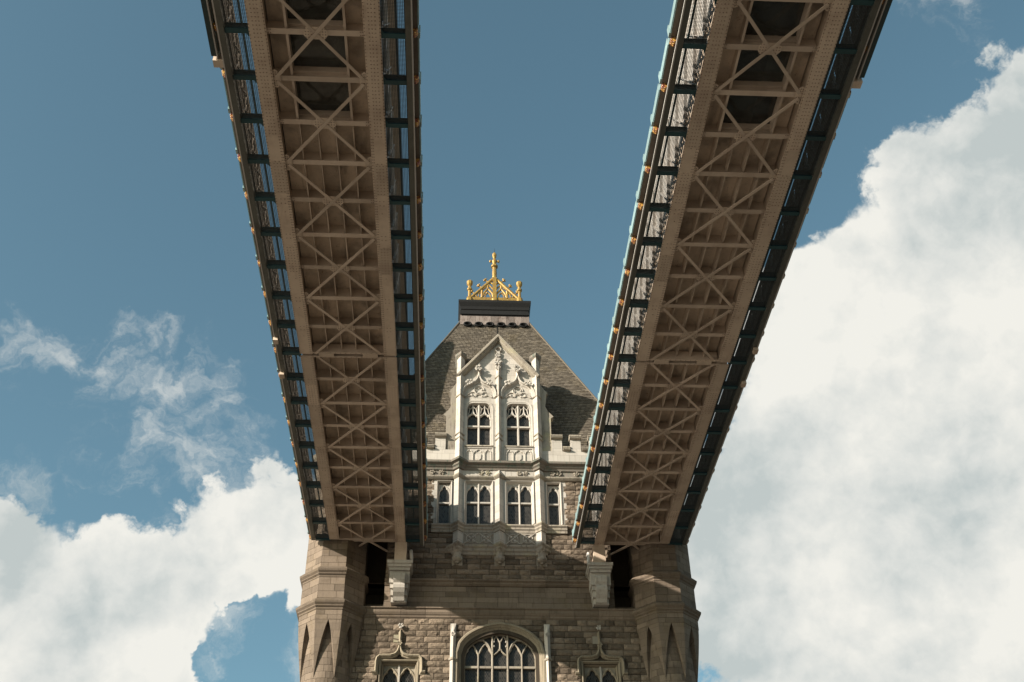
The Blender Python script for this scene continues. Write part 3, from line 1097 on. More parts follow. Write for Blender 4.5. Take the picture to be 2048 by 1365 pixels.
for s, (x0, x1) in zip((-1, 1), DH):
    c = (x0 + x1) / 2
    f = basket(c, 0.80, 46.12)
    head = [(x0, 42.66)] + [(x0 + 1.6 * i / 18, f(x0 + 1.6 * i / 18)) for i in range(19)] + [(x1, 42.66)]
    fr = MB().sweep(head, [(0.20, YO - 0.03), (0.20, YO + 0.02), (-0.02, YO + 0.36), (-0.05, YO + 0.36), (-0.02, YO + 0.20), (0.03, YO + 0.12), (0.05, YO + 0.02), (0.12, YO - 0.03)]).build('window', 'pale', tower)
    y = YO + 0.16
    for k in (-1, 1):
        lx = c + k * 0.4
        a, b = (x0, c) if k < 0 else (c, x1)
        pane(fr, a, b, 42.66, 44.27, y + 0.2)
        pane(fr, a, b, 44.27, 46.1, y + 0.202)
        curve_bar(ogee(lx, 44.85, 0.78, 45.62, 10), 0.075, y - 0.01, y + 0.16, cusps(0.22, 0.42, 0.58, 0.78)).build('tracery', 'pale', fr)
        curve_bar([(lx, 45.55), (lx, 45.85), (lx, f(lx) - 0.02)], 0.085, y, y + 0.15, None).build('tracery', 'pale', fr)
        for q in (-1, 1):      # daggers between ogee and head
            curve_bar([(lx + q * 0.38, 45.15), (lx + q * 0.27, 45.45), (lx + q * 0.22, 45.75), (lx + q * 0.36, 46.02)], 0.06, y + 0.005, y + 0.15, None).build('tracery', 'pale', fr)
            curve_bar([(lx + q * 0.02, 45.95), (lx + q * 0.12, 45.80), (lx + q * 0.24, 45.74)], 0.05, y + 0.012, y + 0.15, None).build('tracery', 'pale', fr)
        MB().box(a, b, y - 0.02, y + 0.19, 44.21, 44.33).build('transom', 'pale', fr)
    m = MB()
    m.prism_xy([(c - 0.075, y + 0.19), (c - 0.075, y + 0.05), (c - 0.03, y - 0.04), (c + 0.03, y - 0.04), (c + 0.075, y + 0.05), (c + 0.075, y + 0.19)], 42.66, 46.08)
    m.build('mullion', 'pale', fr)
    MB().prism_yz([(y + 0.22, 42.55), (y + 0.22, 42.74), (YO - 0.10, 42.62), (YO - 0.12, 42.52), (YO, 42.48)], x0 - 0.15, x1 + 0.15).build('sill', 'pale_w', fr)
    # ogee hood with crockets and finial
    hd = MB().sweep(hood_path(c), [(0.09, YO + 0.0), (0.11, YO - 0.20), (0.05, YO - 0.28), (-0.02, YO - 0.24), (-0.04, YO - 0.12), (-0.10, YO - 0.10), (-0.13, YO - 0.04), (-0.16, YO)]).build('ogee_hood', 'pale', dormer)
    carving(c - 0.68, YO - 0.2, 47.68, 0.27, 6, 'crocket', 'pale', tower)
    carving(c + 0.68, YO - 0.2, 47.68, 0.27, 6, 'crocket', 'pale', tower)
    ridge_prism(c, 0.10, YO, YO - 0.22, 48.1, 49.2, 0.15).build('finial_stem', 'pale', dormer)
    carving(c - 0.03, YO - 0.26, 48.85, 0.30, 6, 'finial_carving', 'pale', dormer)
    carving(c, YO - 0.2, 49.2, 0.10, 5, 'finial_carving', 'pale', dormer)
    # blind tracery in the hood
    tp = curve_bar(arc(c, 47.16, 0.34, 0, 345, 22, 0.36), 0.07, YO - 0.09, YO, None).build('blind_tracery', 'pale', dormer)
    for a in range(4):
        q = R(45 + 90 * a)
        curve_bar(arc(c + 0.17 * math.cos(q), 47.14 + 0.17 * math.sin(q), 0.12, math.degrees(q) - 110, math.degrees(q) + 110, 8), 0.04, YO - 0.06, YO, None).build('blind_tracery', 'pale', dormer)
    for q in (-1, 1):
        curve_bar([(c + q * 0.32, 46.98), (c + q * 0.52, 46.98), (c + q * 0.74, 46.84), (c + q * 0.92, 46.58)], 0.055, YO - 0.08, YO, None).build('blind_tracery', 'pale', dormer)
        curve_bar([(c + q * 0.1, 46.80), (c + q * 0.35, 46.62), (c + q * 0.62, 46.72), (c + q * 0.86, 46.56)], 0.05, YO - 0.075, YO, None).build('blind_tracery', 'pale', dormer)
        MB().ball((c + q * 0.5, YO - 0.03, 46.78), 0.10, 6, 4, (1, 0.6, 1), 0.25).build('leaf_boss', 'pale', dormer)
        MB().ball((c + q * 0.22, YO - 0.03, 46.68), 0.09, 6, 4, (1, 0.6, 1), 0.25).build('leaf_boss', 'pale', dormer)
    # apron panel with blind arches
    MB().sweep([(c - 0.92, 41.42), (c - 0.92, 42.42), (c + 0.92, 42.42), (c + 0.92, 41.42)], [(0.06, YO), (0.05, YO - 0.07), (-0.02, YO - 0.06), (-0.04, YO)]).build('apron_frame', 'pale', dormer)
    for d, w in ((-0.62, 0.42), (0, 0.74), (0.62, 0.42)):
        P = lancet(c + d, 41.95 if w < 0.5 else 41.85, w, 0.36 if w < 0.5 else 0.44, 6)
        P = [(P[0][0], 41.42)] + P + [(P[-1][0], 41.42)]
        curve_bar(P, 0.055, YO - 0.07, YO, cusps(0.35, 0.65)).build('blind_arch', 'pale', dormer)
    MB().prism_xz([(c - 0.17, 41.95), (c - 0.15, 41.6), (c, 41.45), (c + 0.15, 41.6), (c + 0.17, 41.95)], YO - 0.06, YO).build('shield', 'pale', dormer)

# --- great arched window
aw = MB()
path = [(x, ARCH(x)) for x in np.linspace(-2.08, 2.08, 33)]
path = [(-2.08, 24.0)] + [(float(a), float(b)) for a, b in path] + [(2.08, 24.0)]
aw.sweep(path, [(0.60, YL), (0.60, YL - 0.14), (0.54, YL - 0.22), (0.44, YL - 0.22), (0.40, YL - 0.12), (0.34, YL - 0.10), (0.30, YL - 0.02), (0.16, YL + 0.10), (0.15, YL + 0.18), (0.05, YL + 0.22), (-0.02, YL + 0.32), (-0.04, YL + 0.5), (0.3, YL + 0.5)])
arched = aw.build('window', 'tan', tower, label='great arched window with five lights and stone tracery')
yp = YL + 0.30
edges = [-2.08, -1.28, -0.45, 0.45, 1.28, 2.08]
for a, b in zip(edges[:-1], edges[1:]):
    m = MB()
    n = 6
    zt = [min(ARCH(a + (b - a) * i / n), 29.6) for i in range(n + 1)]
    P = [(a, 27.42), (b, 27.42)] + [(a + (b - a) * i / n, zt[i] + 0.03) for i in range(n, -1, -1)]
    m.prism_xz(P, yp + 0.16, yp + 0.19)
    m.build('pane', 'glass', arched)
    pane(arched, a, b, 24.0, 27.42, yp + 0.162)
    MB().box(a, b, yp - 0.02, yp + 0.15, 27.36, 27.49).build('transom', 'pale_w', arched)
for x, w in ((-1.28, 0.10), (1.28, 0.10), (-0.45, 0.13), (0.45, 0.13)):
    top = ARCH(x) + 0.02 if abs(x) < 1 else 28.25
    MB().prism_xy([(x - w / 2, yp + 0.16), (x - w / 2, yp + 0.04), (x - 0.02, yp - 0.06), (x + 0.02, yp - 0.06), (x + w / 2, yp + 0.04), (x + w / 2, yp + 0.16)], 24.0, top).build('mullion', 'pale_w', arched)
for s in (-1, 1):
    for a, b in ((-2.08, -1.28), (-1.28, -0.45)):
        c, w = (a + b) / 2, b - a
        P = lancet(s * c, 27.95, w, 0.92, 7)
        top = [(x, min(z, ARCH(x) - 0.02)) for x, z in P]
        curve_bar(top, 0.075, yp - 0.01, yp + 0.14, cusps(0.26, 0.74)).build('tracery', 'pale_w', arched)
    big = [(s * (-0.45), 28.05), (s * (-0.52), 28.45), (s * (-0.72), 28.85), (s * (-1.0), 29.10), (s * (-1.28), 29.22)]
    curve_bar([(x, min(z, ARCH(x))) for x, z in big], 0.09, yp - 0.035, yp + 0.14, None).build('tracery', 'pale_w', arched)
    curve_bar([(s * 0.05, 28.55), (s * 0.10, 28.42), (s * 0.24, 28.28), (s * 0.42, 28.15)], 0.075, yp - 0.02, yp + 0.14, cusps(0.6)).build('tracery', 'pale_w', arched)
    curve_bar([(s * 0.045, 29.0), (s * 0.12, 29.18), (s * 0.2, 29.35)], 0.07, yp - 0.012, yp + 0.14, None).build('tracery', 'pale_w', arched)
    curve_bar([(s * 0.40, 29.0), (s * 0.33, 29.18), (s * 0.25, 29.33)], 0.07, yp - 0.012, yp + 0.14, None).build('tracery', 'pale_w', arched)
    for q in (28.72, 29.0):
        MB().ball((s * 0.36, yp, q), 0.06, 5, 4, (1, 0.8, 1.2), 0.2).build('cusp', 'pale', arched)
curve_bar([(0, 28.45), (0, 28.8), (0, 29.05)], 0.09, yp - 0.03, yp + 0.14, None).build('tracery', 'pale_w', arched)
for s in (-1, 1):            # pilaster strips beside the arch
    x = s * 2.78
    m = MB()
    m.box(x - 0.17, x + 0.17, YL - 0.14, YL + 0.06, 23.5, 29.93)
    m.loft([[(x - 0.17, YL - 0.14, 23.5), (x, YL - 0.34, 23.5), (x + 0.17, YL - 0.14, 23.5)], [(x - 0.17, YL - 0.14, 29.3), (x, YL - 0.34, 29.3), (x + 0.17, YL - 0.14, 29.3)], [(x - 0.17, YL - 0.14, 29.9), (x, YL - 0.16, 29.9), (x + 0.17, YL - 0.14, 29.9)]])
    m.build('pilaster', 'pale', tower)
    course_one('pilaster_band', [(x - 0.2, YL - 0.14), (x, YL - 0.36), (x + 0.2, YL - 0.14)], [(-0.05, 27.62), (0.05, 27.64), (0.08, 27.72), (-0.05, 27.86)], 'pale_w')
    carving(x, YL - 0.26, 29.22, 0.15, 6, 'pilaster_carving', 'pale')

# --- small ogee-labelled windows
for s in (-1, 1):
    c = s * 5.88
    x0, x1, z1 = c - 0.98, c + 0.98, 27.55
    fr = MB().sweep([(x0, 24.0), (x0, z1), (x1, z1), (x1, 24.0)], [(0.16, YL - 0.08), (0.16, YL + 0.1), (-0.06, YL + 0.5), (-0.08, YL + 0.36), (-0.02, YL + 0.16), (0.06, YL + 0.0), (0.1, YL - 0.08)]).build('window', 'tan', tower)
    pane(fr, x0, c, 24.0, z1, YL + 0.46)
    pane(fr, c, x1, 24.0, z1, YL + 0.462)
    for k in (-1, 1):
        P = lancet(c + k * 0.48, 26.55, 0.92, 0.82)
        curve_bar(P, 0.09, YL + 0.28, YL + 0.45, cusps(0.3, 0.7)).build('tracery', 'tan', fr)
        spandrel(fr, c + k * 0.48 - 0.45, c + k * 0.48 + 0.45, P, z1 - 0.02, YL + 0.36, YL + 0.44, 'pale_w')
    MB().box(c - 0.055, c + 0.055, YL + 0.25, YL + 0.45, 24.0, z1 - 0.03).build('mullion', 'pale', fr)
    hp = [(c - 1.52, 26.90), (c - 1.28, 26.90), (c - 1.28, 27.55), (c - 1.24, 27.75), (c - 1.12, 27.86), (c - 0.5, 27.88), (c - 0.22, 27.98), (c - 0.08, 28.15), (c, 28.42)]
    hp = hp + [(2 * c - a, b) for a, b in hp[::-1][1:]]
    MB().sweep(hp, [(0.10, YL), (0.12, YL - 0.20), (0.05, YL - 0.26), (-0.02, YL - 0.20), (-0.05, YL - 0.10), (-0.10, YL - 0.08), (-0.12, YL)]).build('hood_mould', 'tan', fr)
    ridge_prism(c, 0.13, YL, YL - 0.24, 28.4, 29.6, 0.2).build('finial_stem', 'tan', tower)
    carving(c, YL - 0.22, 28.62, 0.16, 5, 'finial_carving', 'tan')
    carving(c, YL - 0.18, 29.72, 0.16, 6, 'finial_carving', 'pale')
    MB().box(c - 0.40, c - 0.05, YL - 0.08, YL + 0.05, 28.75, 29.22).build('shield', 'pale_w', tower)

# --- white corbel brackets carrying the walkways
for s in (-1, 1):
    c = s * 6.08
    m = MB()
    br = m
    steps = [(33.22, 33.42, 0.76, -1.12), (33.04, 33.22, 0.70, -1.02), (32.86, 33.04, 0.62, -0.90), (32.10, 32.86, 0.60, -0.74), (31.80, 32.10, 0.54, -0.64), (31.40, 31.80, 0.50, -0.50), (31.05, 31.40, 0.46, -0.28)]
    for z0, z1, hw, yf in steps:
        m.box(c - hw, c + hw, yf, 0.5, z0, z1 - 0.004)
    rb = m.build('corbel_bracket', 'pale', tower)
    m = MB()
    sc = [(-0.74, 32.7), (-0.98, 32.62), (-1.04, 32.42), (-0.98, 32.2), (-0.86, 32.05), (-0.92, 31.9), (-0.90, 31.72), (-0.74, 31.5), (-0.52, 31.3), (-0.4, 31.1), (-0.2, 31.1), (-0.2, 32.7)]
    m.prism_yz(sc, c - 0.34, c + 0.34)
    m.build('scroll', 'pale', rb)
    xo = c - s * 0.62
    MB().tube([(xo, -0.05, 34.35), (xo, -0.55, 34.30), (xo, -0.72, 34.12), (xo - s * 0.05, -0.74, 33.85), (xo - s * 0.06, -0.70, 33.45)], 0.11, 8).build('drain_elbow', 'white', tower, smooth=True)

# --- corner turrets
TX, TY = 10.05, 0.87


def octo(r, z, cx, n=8):
    k = r / math.cos(math.pi / n)
    return [(cx + k * math.cos(2 * math.pi * j / n + math.pi / n), TY + k * math.sin(2 * math.pi * j / n + math.pi / n), z) for j in range(n)]


def octa_loft(prof, cx):
    return MB().loft([octo(r, z, cx) for r, z in prof])


def face_blocks(m, cx, r, z0, z1, h, skip=()):
    """ashlar laid on each face of an octagonal stage, a thin joint between the stones"""
    k = r / math.cos(math.pi / 8)
    for j in range(8):
        a0, a1 = 2 * math.pi * j / 8 + math.pi / 8, 2 * math.pi * (j + 1) / 8 + math.pi / 8
        am = (a0 + a1) / 2
        if math.sin(am) > 0.4:
            continue
        p0, p1 = Vector((cx + k * math.cos(a0), TY + k * math.sin(a0), 0)), Vector((cx + k * math.cos(a1), TY + k * math.sin(a1), 0))
        L = (p1 - p0).length
        d = (p1 - p0).normalized()
        nrm = Vector((math.cos(am), math.sin(am), 0))
        n = max(1, int(round((z1 - z0) / h)))
        hh = (z1 - z0) / n
        for i in range(n):
            cut = random.choice([0.34, 0.5, 0.62]) if i % 2 else random.choice([0.28, 0.72, 0.45])
            for a, b in ((0, cut), (cut, 1)):
                o = 0.012 + random.uniform(0, 0.01)
                g = 0.009
                s0, s1 = a * L + (g if a else 0), b * L - (g if b < 1 else 0)
                za, zb = z0 + i * hh + g, z0 + (i + 1) * hh - g
                q = [p0 + d * s0, p0 + d * s1]
                m.add([(*(q[0] + nrm * o).xy, za), (*(q[1] + nrm * o).xy, za), (*(q[1] + nrm * o).xy, zb), (*(q[0] + nrm * o).xy, zb),
                       (*(q[0] - nrm * 0.03).xy, za), (*(q[1] - nrm * 0.03).xy, za), (*(q[1] - nrm * 0.03).xy, zb), (*(q[0] - nrm * 0.03).xy, zb)],
                      [(0, 1, 2, 3), (0, 4, 5, 1), (1, 5, 6, 2), (2, 6, 7, 3), (3, 7, 4, 0)])


def shaft_blocks(m, cx, rf, z0, z1, h, n=14):
    rows = int(round((z1 - z0) / h))
    hh = (z1 - z0) / rows
    for i in range(rows):
        off = random.random() * 6
        for j in range(n):
            a0, a1 = 2 * math.pi * (j + off) / n, 2 * math.pi * (j + off + 1) / n
            if math.sin((a0 + a1) / 2) > 0.55:
                continue
            g = 0.008
            za, zb = z0 + i * hh + g, z0 + (i + 1) * hh - g
            o = random.uniform(0, 0.008)
            vs, fs = [], []
            for q in range(4):
                a = a0 + g / 1.5 + (a1 - a0 - 2 * g / 1.5) * q / 3
                for z in (za, zb):
                    r = rf(z) + o
                    vs.append((cx + r * math.cos(a), TY + r * math.sin(a), z))
            k0 = len(vs)
            for (x, y, z) in list(vs):
                vs.append((cx + (x - cx) * 0.97, TY + (y - TY) * 0.97, z))
            for q in range(3):
                b = q * 2
                fs.append((b, b + 2, b + 3, b + 1))
                fs.append((b, b + 2, b + 2 + k0, b + k0))
                fs.append((b + 1, b + 3, b + 3 + k0, b + 1 + k0))
            fs += [(0, 1, 1 + k0, k0), (6, 7, 7 + k0, 6 + k0)]
            m.add(vs, fs)


def shaft_r(z):
    return 1.50 if z < 26.4 else 1.50 - 0.08 * min(1, (z - 26.4) / 3)


def make_turret(cx):
    core = octa_loft([(1.80, 29.75), (1.80, 30.3), (1.80, 30.3), (1.80, 32.6), (1.755, 32.7), (1.755, 42.0)], cx).build('turret', 'mortar', tower)
    m = MB()
    m.loft([[(cx + (shaft_r(z) - 0.02) * math.cos(2 * math.pi * j / 28), TY + (shaft_r(z) - 0.02) * math.sin(2 * math.pi * j / 28), z) for j in range(28)] for z in (-9.2, 26.4, 28, 29.9)])
    m.build('shaft', 'mortar', core)
    m = MB()
    shaft_blocks(m, cx, shaft_r, 21.5, 29.8, 0.40)
    face_blocks(m, cx, 1.83, 29.62, 30.22, 0.30)
    face_blocks(m, cx, 1.84, 30.95, 32.28, 0.44)
    face_blocks(m, cx, 1.78, 32.85, 40.6, 0.42)
    m.build('ashlar_blocks', 'ashlar', core, kind='stuff')
    for z, r in ((30.2, 1.84), (32.26, 1.82)):
        octa_loft([(r, z), (r + 0.05, z + 0.05), (r + 0.05, z + 0.14), (r + 0.14, z + 0.22), (r + 0.14, z + 0.28), (r + 0.24, z + 0.40), (r + 0.26, z + 0.52), (r + 0.20, z + 0.58), (r + 0.06, z + 0.72), (r, z + 0.74)], cx).build('moulded_band', 'ashlar', core)
    # corbelled stage: stone spandrels running down to points between arrow-headed niches
    k = 1 / math.cos(math.pi / 8)
    for j in range(8):
        ac = 2 * math.pi * j / 8 + math.pi / 8
        al, ar_ = ac - math.pi / 8, ac + math.pi / 8
        rows = []
        N = 9
        za, zb = 29.62, 26.35
        for i in range(N + 1):
            u = i / N
            z = za + (zb - za) * u
            rc = 1.83 * k + (shaft_r(zb) + 0.03 - 1.83 * k) * u ** 1.25       # corner line leans in
            half = (1 - u ** 0.82) * 0.985 + 0.012                            # share of the half face still solid
            corner = Vector((cx + rc * math.cos(ac), TY + rc * math.sin(ac), z))
            rm = rc * math.cos(math.pi / 8)
            lm = Vector((cx + rm * math.cos(al), TY + rm * math.sin(al), z))
            rm_ = Vector((cx + rm * math.cos(ar_), TY + rm * math.sin(ar_), z))
            L_, R_ = corner.lerp(lm, half), corner.lerp(rm_, half)
            ri = 1.30
            Li = Vector((cx + (L_.x - cx) * ri / math.hypot(L_.x - cx, L_.y - TY), TY + (L_.y - TY) * ri / math.hypot(L_.x - cx, L_.y - TY), z))
            Ri = Vector((cx + (R_.x - cx) * ri / math.hypot(R_.x - cx, R_.y - TY), TY + (R_.y - TY) * ri / math.hypot(R_.x - cx, R_.y - TY), z))
            rows.append([L_, corner, R_, Ri, Li])
        MB().loft(rows).build('spandrel', 'ashlar_j', core)
    # upper stage, cornice, spire; unseen lantern made tall so its shadow reaches the roof
    octa_loft([(1.78, 40.6), (1.9, 40.75), (1.9, 40.95), (2.1, 41.15), (2.15, 41.4), (1.9, 41.55)], cx).build('turret_cornice', 'pale_w', core)
    octa_loft([(1.75, 41.5), (1.75, 48.9), (1.95, 49.1), (2.0, 49.5), (1.7, 49.6)], cx).build('turret_lantern', 'pale_j', core)
    octa_loft([(1.68, 49.55), (1.15, 52.5), (0.25, 58.0), (0.1, 58.3)], cx).build('spire', 'ashlar_j', core)
    return core


make_turret(-TX)
make_turret(TX)

# --- roof
RT = dict(x=2.62, y=5.95, z=58.15)
RB = dict(x=10.25, y=0.92, z=42.0)
YB = 13.6 - 0.92
YT = 13.6 - 5.95


def roof_pt(face, u, vv):
    """u across (-1..1), vv up the slope (0..1)"""
    if face == 'front':
        x = (RB['x'] + (RT['x'] - RB['x']) * vv) * u
        return Vector((x, RB['y'] + (RT['y'] - RB['y']) * vv, RB['z'] + (RT['z'] - RB['z']) * vv))
    s = -1 if face == 'left' else 1
    x = s * (RB['x'] + (RT['x'] - RB['x']) * vv)
    y0, y1 = RB['y'] + (RT['y'] - RB['y']) * vv, YB + (YT - YB) * vv
    return Vector((x, (y0 + y1) / 2 + u * (y1 - y0) / 2, RB['z'] + (RT['z'] - RB['z']) * vv))


m = MB()
m.loft([[(-RB['x'], RB['y'], RB['z']), (RB['x'], RB['y'], RB['z']), (RB['x'], YB, RB['z']), (-RB['x'], YB, RB['z'])],
        [(-RT['x'], RT['y'], RT['z']), (RT['x'], RT['y'], RT['z']), (RT['x'], YT, RT['z']), (-RT['x'], YT, RT['z'])]])
roof = m.build('roof', 'lead', tower)
m = MB()
nrm_f = Vector((0, -(RT['z'] - RB['z']), RT['y'] - RB['y'])).normalized()
for face in ('front', 'left', 'right'):
    n = nrm_f if face == 'front' else Vector(((-1 if face == 'left' else 1) * (RT['z'] - RB['z']), 0, RB['x'] - RT['x'])).normalized()
    rows = 92
    for i in range(rows):
        v0, v1 = i / rows, min((i + 1.12) / rows, 1.0)
        a, b = roof_pt(face, -1, v0), roof_pt(face, 1, v0)
        L = (b - a).length
        sw = 0.29 if face == 'front' else 0.6
        c = max(2, int(L / sw))
        off = 0.5 * (i % 2)
        for j in range(-1, c + 1):
            u0, u1 = (j + off) / c * 2 - 1, (j + 1 + off) / c * 2 - 1
            u0, u1 = max(-1, u0 + 0.012 / L * 2), min(1, u1 - 0.012 / L * 2)
            if u1 - u0 < 0.3 / c:
                continue
            if face == 'front':
                pc = roof_pt(face, (u0 + u1) / 2, v0)
                if abs(pc.x) < 2.6 and pc.z < 48.3:
                    continue
            o = 0.045 + random.uniform(-0.008, 0.014)
            tl = random.uniform(-0.012, 0.012)
            p0, p1 = roof_pt(face, u0, v0), roof_pt(face, u1, v0)
            p2, p3 = roof_pt(face, u1, v1), roof_pt(face, u0, v1)
            q0, q1 = p0 + n * (o + tl), p1 + n * (o - tl)
            m.add([q0, q1, p2 + n * 0.006, p3 + n * 0.006, p0, p1], [(0, 1, 2, 3), (4, 5, 1, 0), (0, 3, 4), (1, 5, 2)])
m.build('slates', 'slate', roof, kind='stuff')
# hip rolls
for s in (-1, 1):
    MB().tube([roof_pt('front', s, 0) + nrm_f * 0.03, roof_pt('front', s, 1) + nrm_f * 0.03], 0.07, 6).build('hip_roll', 'slate', roof)
# stained lead apron and vents under the platform
q0, q1 = roof_pt('front', 0, 0.962), roof_pt('front', 0, 1.0)
m = MB()
for i in range(9):
    xa = -2.75 + 5.5 * i / 9
    xb = -2.75 + 5.5 * (i + 1) / 9 - 0.012
    m.add([(xa, q0.y - 0.07, q0.z), (xb, q0.y - 0.07, q0.z), (xb, q1.y - 0.07, q1.z + 0.5), (xa, q1.y - 0.07, q1.z + 0.5)], [(0, 1, 2, 3)])
m.build('lead_apron', 'apron', roof)
for i in range(6):
    x = -2.15 + 4.4 * i / 5
    p = roof_pt('front', 0, 0.955)
    m = MB()
    for r0, r1 in ((0.0, 1.0),):
        rings = []
        for yy, rr in ((0.12, 0.22), (-0.16, 0.31), (-0.28, 0.28), (-0.26, 0.19), (-0.02, 0.15)):
            rings.append([(x + rr * 1.15 * math.cos(2 * math.pi * k / 12), p.y + yy, p.z + rr * 0.72 * math.sin(2 * math.pi * k / 12)) for k in range(12)])
        m.loft(rings)
    m.build('roof_vent', 'lead', roof, smooth=True)
# platform cornice
pl = [(-2.76, YT + 0.2), (-2.76, 5.75), (2.76, 5.75), (2.76, YT + 0.2)]


def ringp(e, z):
    return [(-2.62 - e, 5.88 - e, z), (2.62 + e, 5.88 - e, z), (2.62 + e, YT + 0.1 + e, z), (-2.62 - e, YT + 0.1 + e, z)]


plat = MB().loft([ringp(0.02, 58.3), ringp(0.02, 58.60), ringp(0.12, 58.66), ringp(0.12, 58.92), ringp(0.04, 58.96), ringp(0.04, 59.12), ringp(0.10, 59.18), ringp(0.12, 59.45), ringp(0.24, 59.72), ringp(0.28, 59.82), ringp(0.28, 60.02), ringp(-0.4, 60.1)]).build('platform', 'lead', tower)

# gilded crest
gy = 5.95
zc = 60.08
crest = MB().box(-2.25, 2.25, gy - 0.07, gy + 0.07, zc, zc + 0.42).build('gilded_crest', 'gold', tower)


def gbar(path, w, d, nm='crest_bar'):
    curve_bar(path, w * 1.45, gy - d, gy + d, None).build(nm, 'gold', crest)


MB().ball((0, gy - 0.1, zc + 0.22), 0.26, 10, 6, (1, 0.35, 0.85)).build('boss', 'gold', crest, smooth=True)
for s in (-1, 1):
    gbar([(s * 2.0, zc + 0.3), (s * 0.12, zc + 2.28)], 0.15, 0.10)
    gbar([(s * 1.42, zc + 0.3), (s * 1.55, zc + 0.8)], 0.07, 0.06)
    gbar([(s * 1.02, zc + 0.3), (s * 1.02, zc + 1.12)], 0.13, 0.07)
    gbar([(s * 1.66, zc + 0.66), (s * 1.1, zc + 0.32)], 0.09, 0.05)
    P = [(s * 0.96, zc + 0.5), (s * 0.92, zc + 0.75), (s * 0.75, zc + 1.02), (s * 0.55, zc + 1.3), (s * 0.52, zc + 1.65)]
    gbar(P, 0.11, 0.065)
    P = [(s * 0.12, zc + 0.5), (s * 0.16, zc + 0.85), (s * 0.34, zc + 1.08), (s * 0.52, zc + 1.3)]
    gbar(P, 0.11, 0.062)
    gbar([(s * 0.12, zc + 1.25), (s * 0.30, zc + 1.5), (s * 0.55, zc + 1.72)], 0.09, 0.058)
    gbar([(s * 0.30, zc + 0.42), (s * 0.36, zc + 0.72), (s * 0.54, zc + 0.92), (s * 0.72, zc + 0.72), (s * 0.78, zc + 0.42)], 0.07, 0.05)
    gbar([(s * 0.14, zc + 1.75), (s * 0.32, zc + 1.92), (s * 0.42, zc + 1.80)], 0.08, 0.05)
    gbar([(s * 0.60, zc + 1.62), (s * 0.78, zc + 1.36), (s * 0.98, zc + 1.22)], 0.08, 0.055)
    gbar([(s * 1.10, zc + 0.95), (s * 1.26, zc + 0.78), (s * 1.30, zc + 0.5)], 0.07, 0.05)
    for a in (0.62, 0.82):
        MB().ball((s * a, gy, zc + 0.72 + (0.82 - a)), 0.09, 6, 4, (1, 0.6, 1), 0.2).build('crest_leaf', 'gold', crest)
    for u in (0.22, 0.52, 0.80):       # crockets on the raking bars
        x, z = 2.0 + (0.12 - 2.0) * u, zc + 0.3 + 1.98 * u
        m = MB()
        m.tube([(s * (x + 0.02), gy, z), (s * (x + 0.2), gy, z + 0.2)], [0.06, 0.045], 6)
        m.ball((s * (x + 0.27), gy, z + 0.27), 0.13, 8, 5, (1, 0.9, 1), 0.15)
        m.ball((s * (x + 0.36), gy, z + 0.2), 0.07, 6, 4)
        m.ball((s * (x + 0.2), gy, z + 0.36), 0.07, 6, 4)
        m.build('crest_crocket', 'gold', crest)
    m = MB()
    m.lathe([(0.28, 0.0), (0.28, 0.12), (0.17, 0.42), (0.125, 0.5), (0.12, 1.05), (0.20, 1.12), (0.20, 1.26), (0.12, 1.33), (0.12, 1.5), (0.20, 1.62), (0.24, 1.70), (0.24, 1.92), (0.17, 2.0)], (s * 2.02, gy, zc), 8)
    m.build('crest_post', 'gold', crest)
m = MB()
m.box(-0.15, 0.15, gy - 0.16, gy + 0.16, zc, zc + 2.35)
m.lathe([(0.16, 2.35), (0.18, 2.5), (0.15, 2.6), (0.19, 2.7), (0.16, 3.35), (0.27, 3.42), (0.27, 3.55), (0.18, 3.62), (0.12, 3.75), (0.18, 3.9), (0.20, 4.05), (0.13, 4.2), (0.08, 4.3), (0.12, 4.4), (0.17, 4.5), (0.17, 4.72), (0.10, 4.85), (0.03, 4.95)], (0, gy, zc), 8)
for s in (-1, 1):
    m.tube([(0, gy, zc + 4.0), (s * 0.28, gy, zc + 4.02)], 0.06, 6)
    m.ball((s * 0.33, gy, zc + 4.02), 0.11, 8, 5, (1, 1, 1.2), 0.1)
m.build('cross_finial', 'gold', crest)
crest.scale.z = 1.11
crest.location.z = zc * (1 - 1.11)
MB().tube([(0, gy, zc + 4.9), (0, gy, zc + 5.35)], [0.02, 0.008], 5).build('lightning_rod', 'lead', crest)

# lightning conductor tape on the slates and the small lamp above the gable
a, b = roof_pt('front', 0.03, 0.95) + nrm_f * 0.06, roof_pt('front', 0.03, 0.80) + nrm_f * 0.06
MB().bar(a + Vector((0.1, 0, 0)), b, 0.05, 0.02, nrm_f).build('conductor_tape', 'lead', roof)
m = MB()
m.box(b.x - 0.16, b.x + 0.16, b.y - 0.3, b.y, b.z - 0.32, b.z - 0.02)
m.box(b.x - 0.05, b.x + 0.3, b.y - 0.15, b.y + 0.1, b.z + 0.0, b.z + 0.1)
m.build('roof_lamp', 'white', roof)
# ------------------------------------------------------------------ the two high-level walkways
HZ = 34.70                 # underside of the lower chords
XC = 8.11                  # axis of each walkway from the tower's axis
Y0, DY = -0.97, 2.052      # first cross girder, spacing
NB = 22                    # girders built one by one (the view ends at about the nineteenth)
YEND = -58.0
GK = 16                    # glass floor from this bay on
yk = [Y0 - DY * k for k in range(NB + 1)]
YJ = yk[9]                 # expansion joint


